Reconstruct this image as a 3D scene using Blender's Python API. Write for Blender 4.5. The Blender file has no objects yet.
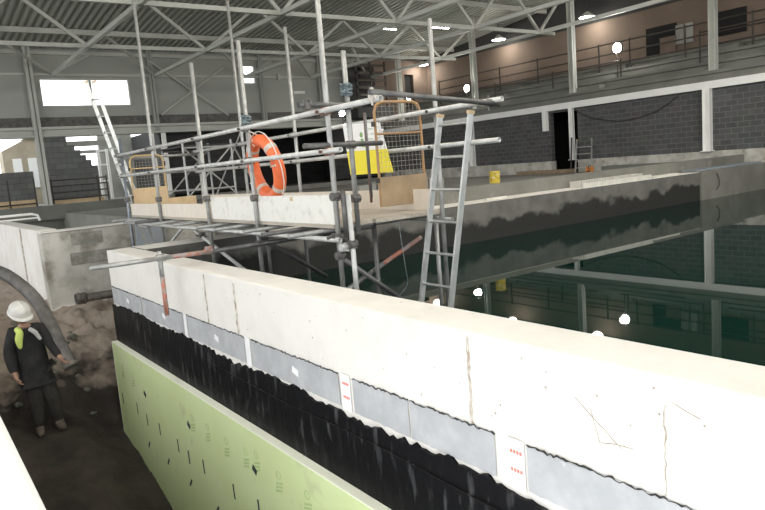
import bpy, bmesh, math, random
from mathutils import Vector, Matrix
random.seed(7)
S = bpy.context.scene
COL = S.collection
V = Vector

# ------------------------------------------------------------------ materials
def mat(name, col, rough=0.7, metal=0.0, col2=None, scale=4.0, thr=(0.35, 0.65), bump=0.0,
        bscale=30.0, spec=0.5, stretch=None, col3=None, scale3=1.0, thr3=(0.55, 0.7), detail=6):
    m = bpy.data.materials.new(name); m.use_nodes = True
    nt = m.node_tree; N = nt.nodes; L = nt.links
    b = N['Principled BSDF']
    b.inputs['Roughness'].default_value = rough
    b.inputs['Metallic'].default_value = metal
    b.inputs['Specular IOR Level'].default_value = spec
    b.inputs['Base Color'].default_value = (*col, 1)
    tc = N.new('ShaderNodeTexCoord'); src = tc.outputs['Object']
    if stretch:
        mp = N.new('ShaderNodeMapping'); mp.inputs['Scale'].default_value = stretch
        L.new(src, mp.inputs[0]); vec = mp.outputs[0]
    else: vec = src
    def noise(sc, v):
        n = N.new('ShaderNodeTexNoise'); n.inputs['Scale'].default_value = sc; n.inputs['Detail'].default_value = detail
        n.inputs['Roughness'].default_value = 0.6
        L.new(v, n.inputs['Vector']); return n
    def ramp(n, t):
        r = N.new('ShaderNodeValToRGB'); r.color_ramp.elements[0].position = t[0]; r.color_ramp.elements[1].position = t[1]
        L.new(n.outputs['Fac'], r.inputs[0]); return r
    out = None
    if col2:
        r = ramp(noise(scale, vec), thr)
        r.color_ramp.elements[0].color = (*col, 1); r.color_ramp.elements[1].color = (*col2, 1)
        out = r.outputs[0]
    if col3:
        r3 = ramp(noise(scale3, src), thr3)
        mx = N.new('ShaderNodeMix'); mx.data_type = 'RGBA'
        L.new(r3.outputs[0], mx.inputs[0])
        if out: L.new(out, mx.inputs[6])
        else: mx.inputs[6].default_value = (*col, 1)
        mx.inputs[7].default_value = (*col3, 1)
        out = mx.outputs[2]
    if out: L.new(out, b.inputs['Base Color'])
    if bump:
        n = noise(bscale, src); bp = N.new('ShaderNodeBump'); bp.inputs['Strength'].default_value = bump
        bp.inputs['Distance'].default_value = 0.02
        L.new(n.outputs['Fac'], bp.inputs['Height']); L.new(bp.outputs[0], b.inputs['Normal'])
    return m

def brickmat(name, c1, c2, mortar, axis='Y', w=0.45, h=0.225, bump=0.4):
    m = bpy.data.materials.new(name); m.use_nodes = True
    nt = m.node_tree; N = nt.nodes; L = nt.links; b = N['Principled BSDF']
    b.inputs['Roughness'].default_value = 0.9
    tc = N.new('ShaderNodeTexCoord'); sp = N.new('ShaderNodeSeparateXYZ'); cb = N.new('ShaderNodeCombineXYZ')
    L.new(tc.outputs['Object'], sp.inputs[0])
    L.new(sp.outputs[axis], cb.inputs[0]); L.new(sp.outputs['Z'], cb.inputs[1])
    t = N.new('ShaderNodeTexBrick'); L.new(cb.outputs[0], t.inputs['Vector'])
    t.inputs['Scale'].default_value = 1; t.inputs['Brick Width'].default_value = w; t.inputs['Row Height'].default_value = h
    t.inputs['Mortar Size'].default_value = 0.012; t.inputs['Color1'].default_value = (*c1, 1)
    t.inputs['Color2'].default_value = (*c2, 1); t.inputs['Mortar'].default_value = (*mortar, 1)
    n = N.new('ShaderNodeTexNoise'); n.inputs['Scale'].default_value = 1.3; n.inputs['Detail'].default_value = 8
    L.new(tc.outputs['Object'], n.inputs['Vector'])
    mx = N.new('ShaderNodeMix'); mx.data_type = 'RGBA'; mx.blend_type = 'OVERLAY'; mx.inputs[0].default_value = 0.5
    L.new(t.outputs['Color'], mx.inputs[6]); L.new(n.outputs['Color'], mx.inputs[7])
    hs = N.new('ShaderNodeHueSaturation'); hs.inputs['Saturation'].default_value = 0.25
    L.new(mx.outputs[2], hs.inputs['Color']); L.new(hs.outputs[0], b.inputs['Base Color'])
    bp = N.new('ShaderNodeBump'); bp.inputs['Strength'].default_value = bump; bp.inputs['Distance'].default_value = 0.01; bp.invert = True
    L.new(t.outputs['Fac'], bp.inputs['Height']); L.new(bp.outputs[0], b.inputs['Normal'])
    return m

def emit(name, col, strength):
    m = bpy.data.materials.new(name); m.use_nodes = True
    b = m.node_tree.nodes['Principled BSDF']; b.inputs['Base Color'].default_value = (*col, 1)
    b.inputs['Emission Color'].default_value = (*col, 1); b.inputs['Emission Strength'].default_value = strength
    return m

M = {}
M['white_conc'] = mat('pale cast concrete', (0.77, 0.74, 0.695), 0.85, col2=(0.66, 0.63, 0.585), scale=2.2, thr=(0.45, 0.85),
                      col3=(0.45, 0.41, 0.36), scale3=11, thr3=(0.70, 0.75), bump=0.25, bscale=25)
M['grey_conc'] = mat('grey stained concrete', (0.40, 0.385, 0.345), 0.9, col2=(0.56, 0.54, 0.50), scale=2.0, thr=(0.42, 0.58),
                     col3=(0.24, 0.215, 0.18), scale3=1.6, thr3=(0.55, 0.66), bump=0.4)
M['tank_conc'] = mat('dark wet concrete', (0.13, 0.125, 0.11), 0.8, col2=(0.22, 0.21, 0.19), scale=2.5, thr=(0.4, 0.7),
                     col3=(0.06, 0.058, 0.05), scale3=0.9, thr3=(0.5, 0.6), bump=0.4)
M['mid_conc'] = mat('mid grey concrete', (0.34, 0.34, 0.31), 0.9, col2=(0.26, 0.26, 0.235), scale=1.2, thr=(0.4, 0.65), bump=0.3,
                    col3=(0.43, 0.42, 0.39), scale3=2.3, thr3=(0.58, 0.7))
M['deck_conc'] = mat('dull olive grey concrete', (0.21, 0.205, 0.18), 0.9, col2=(0.16, 0.155, 0.135), scale=1.3, thr=(0.4, 0.65), bump=0.3, col3=(0.27, 0.26, 0.235), scale3=2.3, thr3=(0.58, 0.7))
M['patch'] = mat('darker render patch', (0.22, 0.215, 0.185), 0.9, col2=(0.34, 0.33, 0.295), scale=5, thr=(0.45, 0.6), bump=0.3)
M['tier_conc'] = mat('terrace concrete', (0.20, 0.203, 0.18), 0.9, col2=(0.15, 0.153, 0.138), scale=1.0, bump=0.2)
M['white_side'] = mat('concrete paled for side light', (0.82, 0.80, 0.77), 0.8, col2=(0.72, 0.69, 0.65), scale=1.5, bump=0.2)  # strong side light is put into this pale concrete colour
M['deck'] = mat('dusty deck concrete', (0.27, 0.265, 0.24), 0.9, col2=(0.20, 0.195, 0.175), scale=0.7, bump=0.2)
M['clad'] = mat('grey wall cladding', (0.40, 0.41, 0.38), 0.6, col2=(0.37, 0.38, 0.35), scale=0.4)
M['rockwool'] = mat('dark mineral wool band', (0.10, 0.10, 0.095), 0.95, col2=(0.19, 0.18, 0.165), scale=6, bump=0.5)
M['paint_steel'] = mat('light grey painted steel', (0.52, 0.53, 0.49), 0.5, col2=(0.46, 0.47, 0.43), scale=1)
M['tie_paint'] = mat('pale painted steel tie', (0.68, 0.69, 0.65), 0.5, col2=(0.60, 0.61, 0.57), scale=1)
M['white_steel'] = mat('white painted steel', (0.90, 0.90, 0.88), 0.5, col2=(0.84, 0.84, 0.82), scale=2)
M['roof'] = mat('galvanised roof sheet', (0.50, 0.51, 0.47), 0.5, metal=0.15)
M['brown'] = mat('brown plaster', (0.18, 0.135, 0.105), 0.85, col2=(0.15, 0.112, 0.088), scale=0.8, bump=0.1)
M['black'] = mat('unlit black', (0.008, 0.008, 0.008), 0.9)
M['darkgrey'] = mat('plain dark grey', (0.045, 0.045, 0.045), 0.9)
M['iron'] = mat('dark iron rail', (0.028, 0.024, 0.021), 0.6, col2=(0.06, 0.048, 0.038), scale=6)
M['galv'] = mat('galvanised scaffold tube', (0.42, 0.42, 0.41), 0.45, metal=0.5, col2=(0.28, 0.28, 0.275), scale=9, thr=(0.4, 0.7),
                col3=(0.27, 0.22, 0.18), scale3=5, thr3=(0.66, 0.75))
M['galv_dark'] = mat('dull dark scaffold tube', (0.10, 0.10, 0.10), 0.5, metal=0.5, col2=(0.19, 0.185, 0.18), scale=7)
M['galv_white'] = mat('pale bright scaffold tube', (0.66, 0.66, 0.64), 0.45, metal=0.3, col2=(0.46, 0.46, 0.45), scale=7)
M['redtube'] = mat('orange red painted tube', (0.40, 0.16, 0.11), 0.6, col2=(0.33, 0.28, 0.26), scale=11, thr=(0.46, 0.56))
M['bluetube'] = mat('blue grey scaffold tube', (0.13, 0.17, 0.22), 0.5, metal=0.4, col2=(0.3, 0.32, 0.34), scale=8)
M['coupler'] = mat('steel coupler', (0.07, 0.068, 0.065), 0.55, metal=0.4, col2=(0.19, 0.18, 0.17), scale=18)
M['rustcoupler'] = mat('rusty coupler', (0.26, 0.10, 0.06), 0.7, metal=0.2, col2=(0.15, 0.12, 0.10), scale=22)
M['alu'] = mat('aluminium ladder', (0.60, 0.61, 0.60), 0.35, metal=0.6, col2=(0.46, 0.47, 0.46), scale=8)
M['ply'] = mat('pale dusty plywood', (0.76, 0.69, 0.60), 0.85, col2=(0.68, 0.62, 0.54), scale=3, stretch=(1, 6, 1), bump=0.15)
M['ply_white'] = mat('white splashed board', (0.80, 0.785, 0.74), 0.85, col2=(0.58, 0.565, 0.53), scale=9, thr=(0.52, 0.8), bump=0.2)
M['plank'] = mat('grey weathered plank', (0.52, 0.47, 0.40), 0.9, col2=(0.40, 0.36, 0.30), scale=3, stretch=(9, 1, 9), bump=0.3)
M['ply_brown'] = mat('stained kick plywood', (0.40, 0.29, 0.18), 0.85, col2=(0.30, 0.22, 0.14), scale=5, thr=(0.4, 0.7),
                     col3=(0.13, 0.08, 0.05), scale3=11, thr3=(0.70, 0.74))
M['ply_tan'] = mat('tan kick plywood', (0.66, 0.50, 0.31), 0.85, col2=(0.56, 0.42, 0.26), scale=6)
M['gate_orange'] = mat('orange rusty gate frame', (0.44, 0.25, 0.09), 0.6, col2=(0.34, 0.22, 0.14), scale=12)
M['gate_tan'] = mat('yellow ochre gate frame', (0.62, 0.42, 0.16), 0.6, col2=(0.55, 0.42, 0.25), scale=12)
M['wire'] = mat('thin mesh wire', (0.34, 0.32, 0.28), 0.5, metal=0.4)
M['ring'] = mat('orange ring plastic', (0.82, 0.17, 0.055), 0.5, col2=(0.70, 0.13, 0.05), scale=8, thr=(0.5, 0.8),
                col3=(0.55, 0.20, 0.13), scale3=14, thr3=(0.68, 0.74))
M['tape'] = mat('silver reflective tape', (0.62, 0.58, 0.52), 0.45, col2=(0.48, 0.43, 0.38), scale=20)
M['rope'] = mat('white rope', (0.75, 0.74, 0.70), 0.9)
M['rope_blue'] = mat('blue grey rope', (0.06, 0.10, 0.12), 0.9, col2=(0.26, 0.30, 0.31), scale=40)
M['membrane'] = mat('black bitumen membrane', (0.006, 0.006, 0.007), 0.5, col2=(0.17, 0.17, 0.175), scale=5.0, thr=(0.55, 0.95), spec=0.12,
                    stretch=(1, 2.2, 0.55), bump=0.35, bscale=7, col3=(0.006, 0.006, 0.007), scale3=0.8, thr3=(0.50, 0.66))
M['panel'] = mat('grey tanking sheet', (0.39, 0.40, 0.415), 0.55, col2=(0.48, 0.49, 0.50), scale=5, thr=(0.4, 0.65),
                 col3=(0.55, 0.56, 0.58), scale3=9, thr3=(0.66, 0.74))
M['tapew'] = mat('white butyl tape', (0.85, 0.85, 0.86), 0.5)
M['redink'] = mat('red print', (0.75, 0.2, 0.15), 0.7)
M['seam'] = mat('torn dark edge', (0.03, 0.03, 0.028), 0.9)
M['joint'] = mat('brown grey joint stain', (0.34, 0.28, 0.22), 0.9, col2=(0.56, 0.52, 0.47), scale=18, thr=(0.4, 0.6))
M['green'] = mat('lime green insulation foam', (0.66, 0.76, 0.38), 0.7, col2=(0.70, 0.80, 0.44), scale=1.5,
                 col3=(0.52, 0.56, 0.30), scale3=3, thr3=(0.6, 0.8), bump=0.05)
M['green_edge'] = mat('pale green foam edge', (0.90, 0.92, 0.78), 0.8)
M['ink'] = mat('grey green stamp ink', (0.46, 0.57, 0.26), 0.8)
M['slot'] = mat('dark slot', (0.03, 0.045, 0.04), 0.9)
M['soil'] = mat('trench soil with painted shade', (0.026, 0.021, 0.018), 0.95, col2=(0.060, 0.047, 0.038), scale=2.4, thr=(0.4, 0.7), bump=1.0, bscale=14)
def paint_bank_light(m):      # bank painted paler for light, trench soil darker for shade
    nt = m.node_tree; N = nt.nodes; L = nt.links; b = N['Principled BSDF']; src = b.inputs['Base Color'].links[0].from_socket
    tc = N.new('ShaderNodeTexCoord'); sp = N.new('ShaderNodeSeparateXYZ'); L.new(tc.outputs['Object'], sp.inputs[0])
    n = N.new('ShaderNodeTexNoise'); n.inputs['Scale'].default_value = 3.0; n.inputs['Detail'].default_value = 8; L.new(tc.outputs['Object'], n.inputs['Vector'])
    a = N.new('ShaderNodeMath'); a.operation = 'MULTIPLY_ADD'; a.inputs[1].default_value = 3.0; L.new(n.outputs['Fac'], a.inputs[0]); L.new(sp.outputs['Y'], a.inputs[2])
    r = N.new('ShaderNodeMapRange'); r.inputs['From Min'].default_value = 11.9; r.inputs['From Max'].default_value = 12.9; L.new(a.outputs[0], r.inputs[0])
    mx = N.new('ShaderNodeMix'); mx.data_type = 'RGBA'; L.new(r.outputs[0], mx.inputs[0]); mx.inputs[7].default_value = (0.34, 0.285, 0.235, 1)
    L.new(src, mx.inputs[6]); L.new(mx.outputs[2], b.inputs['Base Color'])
paint_bank_light(M['soil'])
M['clod'] = mat('dry earth lump', (0.22, 0.18, 0.145), 0.95, col2=(0.11, 0.135, 0.11), scale=9, bump=0.8)
M['blackpipe'] = mat('black plastic pipe', (0.06, 0.055, 0.05), 0.6, col2=(0.16, 0.14, 0.12), scale=7)
M['duct'] = mat('dusty grey black duct', (0.06, 0.058, 0.055), 0.65, col2=(0.15, 0.14, 0.13), scale=5)
M['yellow'] = mat('sign yellow', (0.90, 0.78, 0.03), 0.5)
M['signwhite'] = mat('sign white', (0.86, 0.87, 0.86), 0.5)
M['signgreen'] = mat('sign pictogram', (0.22, 0.42, 0.12), 0.5)
M['signtext'] = mat('pale sign text', (0.45, 0.55, 0.45), 0.5)
M['bucket'] = mat('yellow tin with paint runs', (0.66, 0.50, 0.06), 0.5, col2=(0.70, 0.66, 0.45), scale=9, thr=(0.55, 0.65),
                  col3=(0.42, 0.22, 0.08), scale3=12, thr3=(0.58, 0.62))
M['orange'] = mat('orange plastic', (0.65, 0.24, 0.06), 0.6)
M['timber'] = mat('raw timber', (0.33, 0.25, 0.17), 0.9, col2=(0.25, 0.18, 0.12), scale=5)
M['whiteboard'] = mat('white form board', (0.70, 0.68, 0.62), 0.8, col2=(0.58, 0.56, 0.51), scale=5)
M['bluegrey'] = mat('blue grey sheet', (0.35, 0.39, 0.44), 0.6, col2=(0.42, 0.45, 0.49), scale=3)
M['grate'] = mat('blue grey grating', (0.25, 0.28, 0.31), 0.6)
M['skin'] = mat('skin', (0.34, 0.20, 0.14), 0.6)
M['jacket'] = mat('black work jacket', (0.010, 0.010, 0.011), 0.9, col2=(0.024, 0.023, 0.023), scale=8, bump=0.4)
M['trousers'] = mat('dark work trousers', (0.020, 0.018, 0.017), 0.9, col2=(0.04, 0.035, 0.03), scale=7, bump=0.4)
M['boot'] = mat('muddy boots', (0.07, 0.055, 0.045), 0.9, col2=(0.14, 0.11, 0.09), scale=14)
M['hat'] = mat('dusty white hard hat', (0.62, 0.61, 0.58), 0.4, col2=(0.5, 0.48, 0.45), scale=12)
M['lime'] = mat('lime hi vis', (0.56, 0.66, 0.17), 0.7)
M['scarf'] = mat('pale grey scarf', (0.45, 0.44, 0.43), 0.9)
M['glove'] = mat('grey glove', (0.32, 0.31, 0.30), 0.9)
M['hoard'] = mat('ochre hoarding', (0.44, 0.39, 0.30), 0.9, col2=(0.36, 0.31, 0.24), scale=2)
M['railwhite'] = mat('white coated handrail', (0.85, 0.85, 0.84), 0.4)
M['box_red'] = mat('red plastic', (0.5, 0.09, 0.06), 0.6)
M['block'] = brickmat('dark grey blockwork', (0.085, 0.086, 0.088), (0.062, 0.063, 0.066), (0.125, 0.125, 0.125), 'Y', .36, .17)
M['blockx'] = brickmat('grey blockwork across', (0.15, 0.155, 0.15), (0.11, 0.115, 0.112), (0.09, 0.09, 0.09), 'X')
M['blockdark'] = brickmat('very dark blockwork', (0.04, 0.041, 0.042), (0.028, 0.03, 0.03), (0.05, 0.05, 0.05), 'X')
M['lamp'] = emit('lit lamp', (1.0, 0.97, 0.90), 30)
M['flood'] = emit('lit floodlight', (1.0, 0.98, 0.95), 90)
w = bpy.data.materials.new('dark green water'); w.use_nodes = True
b = w.node_tree.nodes['Principled BSDF']
b.inputs['Base Color'].default_value = (0.0035, 0.020, 0.0145, 1); b.inputs['Roughness'].default_value = 0.015; b.inputs['IOR'].default_value = 1.33; b.inputs['Specular IOR Level'].default_value = 0.22
n_ = w.node_tree.nodes.new('ShaderNodeTexNoise'); n_.inputs['Scale'].default_value = 1.5
bp_ = w.node_tree.nodes.new('ShaderNodeBump'); bp_.inputs['Strength'].default_value = 0.03; bp_.inputs['Distance'].default_value = 0.05
w.node_tree.links.new(n_.outputs['Fac'], bp_.inputs['Height']); w.node_tree.links.new(bp_.outputs[0], b.inputs['Normal'])
M['water'] = w
g = bpy.data.materials.new('window pane'); g.use_nodes = True
nt = g.node_tree; nt.nodes.clear()
o_ = nt.nodes.new('ShaderNodeOutputMaterial'); t_ = nt.nodes.new('ShaderNodeBsdfTransparent'); gl = nt.nodes.new('ShaderNodeBsdfGlossy')
gl.inputs['Roughness'].default_value = 0.05; mx_ = nt.nodes.new('ShaderNodeMixShader'); mx_.inputs[0].default_value = 0.06
nt.links.new(t_.outputs[0], mx_.inputs[1]); nt.links.new(gl.outputs[0], mx_.inputs[2]); nt.links.new(mx_.outputs[0], o_.inputs[0])
M['glass'] = g

def wetmat():
    m = mat('tank concrete with wet band', (0.155, 0.15, 0.135), 0.8, col2=(0.10, 0.097, 0.088), scale=2.5, thr=(0.4, 0.65), bump=0.4)
    nt = m.node_tree; N = nt.nodes; L = nt.links; b = N['Principled BSDF']; src = b.inputs['Base Color'].links[0].from_socket
    tc = N.new('ShaderNodeTexCoord'); sp = N.new('ShaderNodeSeparateXYZ'); L.new(tc.outputs['Object'], sp.inputs[0])
    n = N.new('ShaderNodeTexNoise'); n.inputs['Scale'].default_value = 1.7; n.inputs['Detail'].default_value = 7; L.new(tc.outputs['Object'], n.inputs['Vector'])
    a = N.new('ShaderNodeMath'); a.operation = 'MULTIPLY_ADD'; a.inputs[1].default_value = 0.9; L.new(n.outputs['Fac'], a.inputs[0]); L.new(sp.outputs['Z'], a.inputs[2])
    r = N.new('ShaderNodeMapRange'); r.inputs['From Min'].default_value = 2.20; r.inputs['From Max'].default_value = 2.30; L.new(a.outputs[0], r.inputs[0])
    mx = N.new('ShaderNodeMix'); mx.data_type = 'RGBA'; L.new(r.outputs[0], mx.inputs[0]); mx.inputs[6].default_value = (0.016, 0.016, 0.014, 1)
    L.new(src, mx.inputs[7]); L.new(mx.outputs[2], b.inputs['Base Color']); return m
M['tank_conc'] = wetmat()
# ------------------------------------------------------------------ geometry
class MB:
    def __init__(s): s.v = []; s.f = []; s.sm = []
    def add(s, vs, fs, smooth=False):
        o = len(s.v); s.v += [tuple(v) for v in vs]
        for f in fs: s.f.append([i + o for i in f]); s.sm.append(smooth)
        return s
    def box(s, x0, x1, y0, y1, z0, z1):
        x0, x1 = sorted((x0, x1)); y0, y1 = sorted((y0, y1)); z0, z1 = sorted((z0, z1))
        vs = [(x, y, z) for z in (z0, z1) for y in (y0, y1) for x in (x0, x1)]
        return s.add(vs, [(0, 2, 3, 1), (4, 5, 7, 6), (0, 1, 5, 4), (2, 6, 7, 3), (0, 4, 6, 2), (1, 3, 7, 5)])
    def obox(s, c, size, R=None):
        R = R or Matrix.Identity(3); c = V(c); hx, hy, hz = [q / 2 for q in size]
        vs = [c + R @ V((x, y, z)) for z in (-hz, hz) for y in (-hy, hy) for x in (-hx, hx)]
        return s.add(vs, [(0, 2, 3, 1), (4, 5, 7, 6), (0, 1, 5, 4), (2, 6, 7, 3), (0, 4, 6, 2), (1, 3, 7, 5)])
    def bar(s, p, q, w, h, up=(0, 0, 1)):
        p = V(p); q = V(q); d = (q - p); l = d.length; d.normalize(); u = V(up)
        x = d.cross(u)
        if x.length < 1e-4: x = d.cross(V((1, 0, 0)))
        x.normalize(); z = x.cross(d)
        R = Matrix((x, d, z)).transposed()
        return s.obox((p + q) / 2, (w, l, h), R)
    def path(s, pts, r, n=10, closed=False, cap=True):
        pts = [V(p) for p in pts]; k = len(pts); rs = r if isinstance(r, (list, tuple)) else [r] * k
        rings = []; prev = None
        for i, p in enumerate(pts):
            if closed: d = pts[(i + 1) % k] - pts[i - 1]
            else: d = pts[min(i + 1, k - 1)] - pts[max(i - 1, 0)]
            d.normalize()
            if prev is None:
                a = V((0, 0, 1)) if abs(d.z) < 0.9 else V((1, 0, 0))
                x = d.cross(a).normalized()
            else:
                x = (prev - d * prev.dot(d)).normalized()
            prev = x; y = d.cross(x)
            rings.append([p + (x * math.cos(t) + y * math.sin(t)) * rs[i] for t in [2 * math.pi * j / n for j in range(n)]])
        vs = [v for rg in rings for v in rg]; fs = []
        for i in range(k if closed else k - 1):
            a = i * n; c = ((i + 1) % k) * n
            for j in range(n): fs.append((a + j, a + (j + 1) % n, c + (j + 1) % n, c + j))
        s.add(vs, fs, True)
        if cap and not closed:
            s.add(rings[0], [tuple(range(n - 1, -1, -1))]); s.add(rings[-1], [tuple(range(n))])
        return s
    def tube(s, p, q, r, n=12, wall=None):
        if wall is None: return s.path([p, q], r, n)
        p = V(p); q = V(q); d = (q - p).normalized(); a = V((0, 0, 1)) if abs(d.z) < 0.9 else V((1, 0, 0))
        x = d.cross(a).normalized(); y = d.cross(x); ri = r - wall; dep = min(0.15, (q - p).length / 3)
        cs = [(x * math.cos(t) + y * math.sin(t)) for t in [2 * math.pi * j / n for j in range(n)]]
        prof = [(p + d * dep, ri), (p, ri), (p, r), (q, r), (q, ri), (q - d * dep, ri)]
        vs = [pp + c * rr for pp, rr in prof for c in cs]; fs = []
        for i in range(5):
            for j in range(n): fs.append((i * n + j, i * n + (j + 1) % n, (i + 1) * n + (j + 1) % n, (i + 1) * n + j))
        s.add(vs, fs, True)
        s.add(vs[:n], [tuple(range(n))]); s.add(vs[-n:], [tuple(range(n - 1, -1, -1))])
        return s
    def prism(s, poly, axis, a, b):
        def mk(u, v, t): return {'x': (t, u, v), 'y': (u, t, v), 'z': (u, v, t)}[axis]
        n = len(poly); vs = [mk(u, v, a) for u, v in poly] + [mk(u, v, b) for u, v in poly]
        fs = [tuple(range(n - 1, -1, -1)), tuple(range(n, 2 * n))]
        for i in range(n): fs.append((i, (i + 1) % n, n + (i + 1) % n, n + i))
        return s.add(vs, fs)
    def lathe(s, c, prof, n=20, axis=V((0, 0, 1))):
        c = V(c); R = V((0, 0, 1)).rotation_difference(axis).to_matrix()
        vs = []; fs = []
        for r, z in prof:
            for j in range(n):
                t = 2 * math.pi * j / n; vs.append(c + R @ V((r * math.cos(t), r * math.sin(t), z)))
        for i in range(len(prof) - 1):
            for j in range(n): fs.append((i * n + j, i * n + (j + 1) % n, (i + 1) * n + (j + 1) % n, (i + 1) * n + j))
        s.add(vs, fs, True)
        s.add(vs[:n], [tuple(range(n - 1, -1, -1))]); s.add(vs[-n:], [tuple(range(n))])
        return s
    def build(s, name, m, parent=None, bevel=0, fix=True):
        me = bpy.data.meshes.new(name)
        me.from_pydata(s.v, [], s.f); me.polygons.foreach_set('use_smooth', s.sm)
        me.materials.append(M[m] if isinstance(m, str) else m); me.update()
        if fix:
            bm = bmesh.new(); bm.from_mesh(me); bmesh.ops.recalc_face_normals(bm, faces=bm.faces); bm.to_mesh(me); bm.free()
        o = bpy.data.objects.new(name, me); COL.objects.link(o)
        if parent:
            o.parent = parent; o.matrix_parent_inverse = Matrix.Translation(-V(parent.location))
        if bevel:
            md = o.modifiers.new('bevel', 'BEVEL'); md.width = bevel; md.segments = 2; md.limit_method = 'ANGLE'
        return o

def tag(o, label, cat=None, group=None, kind=None):
    o['label'] = label
    if cat: o['category'] = cat
    if group: o['group'] = group
    if kind: o['kind'] = kind
    return o
def thing(name, loc, label, cat, group=None):
    o = bpy.data.objects.new(name, None); COL.objects.link(o); o.location = loc; o.empty_display_size = 0.1
    return tag(o, label, cat, group)
def struct(name, mb, m, label, parent=None):
    o = mb.build(name, m, parent)
    if parent is None: o['kind'] = 'structure'; o['label'] = label; o['category'] = 'structure'
    return o

R_T = 0.0242   # scaffold tube radius

# ------------------------------------------------------------------ hall shell
XR = 21.0; YB = 28.5
def roof_z(y): return 8.42 + 0.088 * (YB - y)
mb = MB()      # corrugated sheet, ribs along Y
prof = []; x = -8.0; p = 0.25
while x < 26.0:
    prof += [(x, 0.0), (x + 0.10, 0.0), (x + 0.125, 0.13), (x + 0.225, 0.13)]; x += p
ya, yb = 29.2, -9.0
vs = []
for (px, pz) in prof: vs.append((px, ya, roof_z(ya) + pz))
for (px, pz) in prof: vs.append((px, yb, roof_z(yb) + pz))
for (px, pz) in prof: vs.append((px, ya, roof_z(ya) + 0.25))
for (px, pz) in prof: vs.append((px, yb, roof_z(yb) + 0.25))
n = len(prof)
fs = [(i, i + 1, n + i + 1, n + i) for i in range(n - 1)] + [(2 * n + i, 3 * n + i, 3 * n + i + 1, 2 * n + i + 1) for i in range(n - 1)]
mb.add(vs, fs); struct('ceiling', mb, 'roof', 'corrugated grey steel roof sheeting over the whole hall')

# back wall (cladding above the beam) with two window openings
mb = MB()
W1 = (5.05, 8.42, 6.2, 7.28); W2 = (13.3, 14.15, 7.1, 7.95)
ztop = 8.75
mb.box(-6, W1[0], YB, YB + .2, 5.8, ztop); mb.box(W1[0], W1[1], YB, YB + .2, 5.8, W1[2]); mb.box(W1[0], W1[1], YB, YB + .2, W1[3], ztop)
mb.box(W1[1], W2[0], YB, YB + .2, 5.8, ztop); mb.box(W2[0], W2[1], YB, YB + .2, 5.8, W2[2]); mb.box(W2[0], W2[1], YB, YB + .2, W2[3], ztop)
mb.box(W2[1], 24.5, YB, YB + .2, 5.8, ztop)
struct('wall_back', mb, 'clad', 'grey clad upper back wall')
for nm, W_, lab, nmul in (('window_1', W1, 'wide bright two pane window high on the back wall', 2), ('window_2', W2, 'small bright window high on the back wall', 2)):
    t = bpy.data.objects.new(nm, None); COL.objects.link(t); t.location = ((W_[0] + W_[1]) / 2, YB, W_[2]); t['kind'] = 'structure'; t['label'] = lab; t['category'] = 'window'
    fr = MB(); fw = .05
    fr.box(W_[0], W_[1], YB - .02, YB + .1, W_[2], W_[2] + fw); fr.box(W_[0], W_[1], YB - .02, YB + .1, W_[3] - fw, W_[3])
    fr.box(W_[0], W_[0] + fw, YB - .02, YB + .1, W_[2] + fw, W_[3] - fw); fr.box(W_[1] - fw, W_[1], YB - .02, YB + .1, W_[2] + fw, W_[3] - fw)
    if nm == 'window_1': fr.box(6.86, 6.94, YB - .02, YB + .1, W_[2] + fw, W_[3] - fw)
    else: fr.box(W_[0] + fw, W_[1] - fw, YB - .02, YB + .1, 7.42, 7.48)
    fr.build('window_frame', 'paint_steel', t)
    MB().box(W_[0] + fw, W_[1] - fw, YB + .04, YB + .05, W_[2] + fw, W_[3] - fw).build('window_pane', 'glass', t)
struct('trim_1', MB().box(-6, 21.5, YB - .05, YB + .2, 5.42, 5.8), 'rockwool', 'dark exposed band along the back wall')
struct('trim_2', MB().box(-6, 21, YB - .15, YB + .3, 5.05, 5.42).box(-6, 21, YB - .32, YB - .15, 5.32, 5.42).box(-6, 21, YB - .32, YB - .15, 5.05, 5.12), 'paint_steel', 'pale steel beam across the back wall')
struct('trim_3', MB().box(-6, 24.5, YB - .12, YB, 8.16, 8.30), 'paint_steel', 'pale eaves trim at the top of the back wall')
struct('trim_4', MB().box(-6, 21, YB - .12, YB, 7.36, 7.46), 'paint_steel', 'slim pale wall rail along the back wall')
# lower back wall: ledge, dark end room
struct('wall_back_lower', MB().box(-6, 9.6, YB - .1, YB + .3, 0.6, 1.9), 'tier_conc', 'lower grey concrete wall under the back ledge')
struct('floor_back_ledge', MB().box(-6, 9.6, YB - .45, YB + 5.5, 1.9, 2.45), 'tier_conc', 'concrete ledge in front of the back openings')
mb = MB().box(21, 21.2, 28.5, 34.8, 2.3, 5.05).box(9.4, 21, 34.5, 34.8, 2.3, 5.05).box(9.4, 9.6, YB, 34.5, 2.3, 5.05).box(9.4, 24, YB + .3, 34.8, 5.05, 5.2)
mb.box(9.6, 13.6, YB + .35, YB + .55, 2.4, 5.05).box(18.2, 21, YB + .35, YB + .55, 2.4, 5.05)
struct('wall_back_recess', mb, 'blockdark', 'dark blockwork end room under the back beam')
# side walls
mb = MB().box(24.3, 24.5, -9, 29, 6.0, 8.05)
struct('wall_right', mb, 'brown', 'brown plaster wall behind the terraces')
struct('wall_back_gallery', MB().box(20.55, 22.7, YB - .3, YB - .1, 5.0, 8.3).box(22.7, 24.3, YB - .3, YB - .1, 7.6, 8.3).box(23.3, 24.3, YB - .3, YB - .1, 5, 7.6), 'brown', 'brown end wall of the terraces with a dark door opening')
struct('wall_back_opening', MB().box(22.6, 23.4, YB - .09, YB - .05, 5, 7.7), 'black', 'dark door opening at the far end of the terraces')
struct('trim_5', MB().box(24.35, 24.55, -9, 29, 8.05, 11.5), 'darkgrey', 'dark band between the brown wall and the roof')  # dark grey band fills the space above the brown wall
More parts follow.
